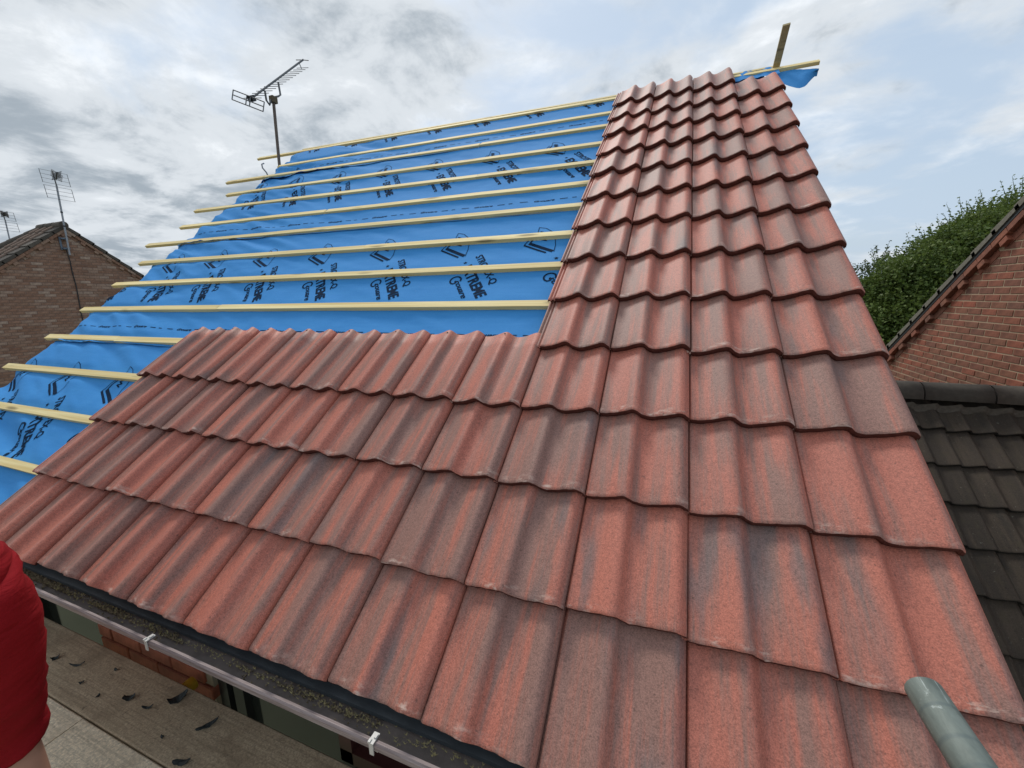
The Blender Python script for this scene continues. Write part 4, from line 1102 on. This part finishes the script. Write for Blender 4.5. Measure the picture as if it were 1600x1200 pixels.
skinned('body', J, E_, M_skin, PE)
def cloth(name, c, sc):
    m, t, b = mat(name); tcn = N(t, 'ShaderNodeTexCoord'); P = tcn.outputs['Object']
    n = noise_(t, P, 500, 3, .6); n2 = noise_(t, P, 7, 4, .55)
    cc = mix(t, n2, tuple(x * .85 for x in c), tuple(min(1, x * 1.12) for x in c)); cc = mix(t, 1.0, cc, ramp(t, n, [(.3, .85), (.7, 1.12)]), 'MULTIPLY')
    L(t, cc, b.inputs['Base Color']); b.inputs['Roughness'].default_value = .85; b.inputs['Specular IOR Level'].default_value = .1
    wv = noise_(t, vmap(t, P, scale=(6, 6, 20), rot=(rad(20), rad(25), 0)), 1.0, 5, .55, .5)
    bn = N(t, 'ShaderNodeBump'); bn.inputs['Strength'].default_value = .8; bn.inputs['Distance'].default_value = .018; L(t, wv, bn.inputs['Height']); L(t, bn.outputs[0], b.inputs['Normal']); return m
M_red = cloth('red_cotton', (.26, .010, .014), 1)
SH = [(P_(.0, 0, .985), .150), (P_(-.17, 0, 1.085), .145), (P_(.062, .10, .87), .132), (P_(.022, .11, .66), .118), (P_(-.060, .11, .46), .108), (P_(-.11, .11, .24), .105),
      (P_(.062, -.10, .87), .132), (P_(.022, -.11, .66), .118), (P_(-.060, -.11, .46), .108), (P_(-.11, -.11, .24), .105)]
sh = skinned('shorts', SH, [(0, 1), (0, 2), (2, 3), (3, 4), (4, 5), (0, 6), (6, 7), (7, 8), (8, 9)], M_red, PE, 0, 3,
             lambda c: .005 * fbm(c.x * 9 + c.z * 6, c.y * 9, c.z * 14) + .008 * (1 - 2 * abs(fbm(c.x * 6 - c.z * 5, c.y * 6 - c.z * 4, c.z * 13 + 4, 2))))
bm = bmesh.new(); bm.from_mesh(sh.data)
bmesh.ops.bisect_plane(bm, geom=bm.verts[:] + bm.edges[:] + bm.faces[:], plane_co=P_(0, 0, .335), plane_no=(-.12, 0, -1), clear_outer=True)
ed = [e for e in bm.edges if e.is_boundary]
r_ = bmesh.ops.extrude_edge_only(bm, edges=ed); nv_ = [g for g in r_['geom'] if isinstance(g, bmesh.types.BMVert)]
for v in nv_:
    cy_ = PY + (.12 if v.co.y > PY else -.12); v.co += Vector((PX - .08 - v.co.x, cy_ - v.co.y, 0)) * .07 + Vector((0, 0, .012))
bm.to_mesh(sh.data); bm.free(); sh.data.polygons.foreach_set('use_smooth', [True] * len(sh.data.polygons))
TS = [(P_(-.06, 0, 1.035), .150), (P_(-.22, 0, 1.145), .160), (P_(-.36, 0, 1.205), .150), (P_(-.47, 0, 1.235), .075), (P_(-.42, .19, 1.18), .075), (P_(-.46, .22, 1.04), .068), (P_(-.42, -.19, 1.18), .075), (P_(-.45, -.22, 1.04), .068)]
skinned('t_shirt', TS, [(0, 1), (1, 2), (2, 3), (2, 4), (4, 5), (2, 6), (6, 7)], simple('grey_cotton', (.12, .12, .13), .9, .15, 30), PE, 0, 2)
hr = MB(); hc = Vector(P_(-.63, 0, 1.265)); v_ = []; f_ = []
for a in range(9):
    for k in range(16):
        th = a / 8 * 1.7; ph = k / 16 * 6.283; v_.append(hc + Vector((math.sin(th) * math.cos(ph) * .098 + .01, math.sin(th) * math.sin(ph) * .085, math.cos(th) * .095)))
for a in range(8):
    for k in range(16): f_.append((a * 16 + k, a * 16 + (k + 1) % 16, (a + 1) * 16 + (k + 1) % 16, (a + 1) * 16 + k))
hr.add(v_, f_, True); hr.build('hair', simple('dark_hair', (.03, .02, .014), .7, .3, 80), PE)
for sg in (-1, 1):
    bt = MB(); y = .13 if sg > 0 else -.12
    bt.tube([P_(.07, y, .05), P_(.03, y, .055), P_(-.05, y, .05), P_(-.14, y + .01 * sg, .04), P_(-.19, y + .015 * sg, .032)], [.03, .052, .05, .045, .02], 12); bt.tube([P_(.032, y, .05), P_(.034, y, .15)], [.05, .052], 12)
    bt.build('boot', simple('grey_boot', (.10, .11, .115), .8, .3, 40) if 'grey_boot' not in D.materials else D.materials['grey_boot'], PE)
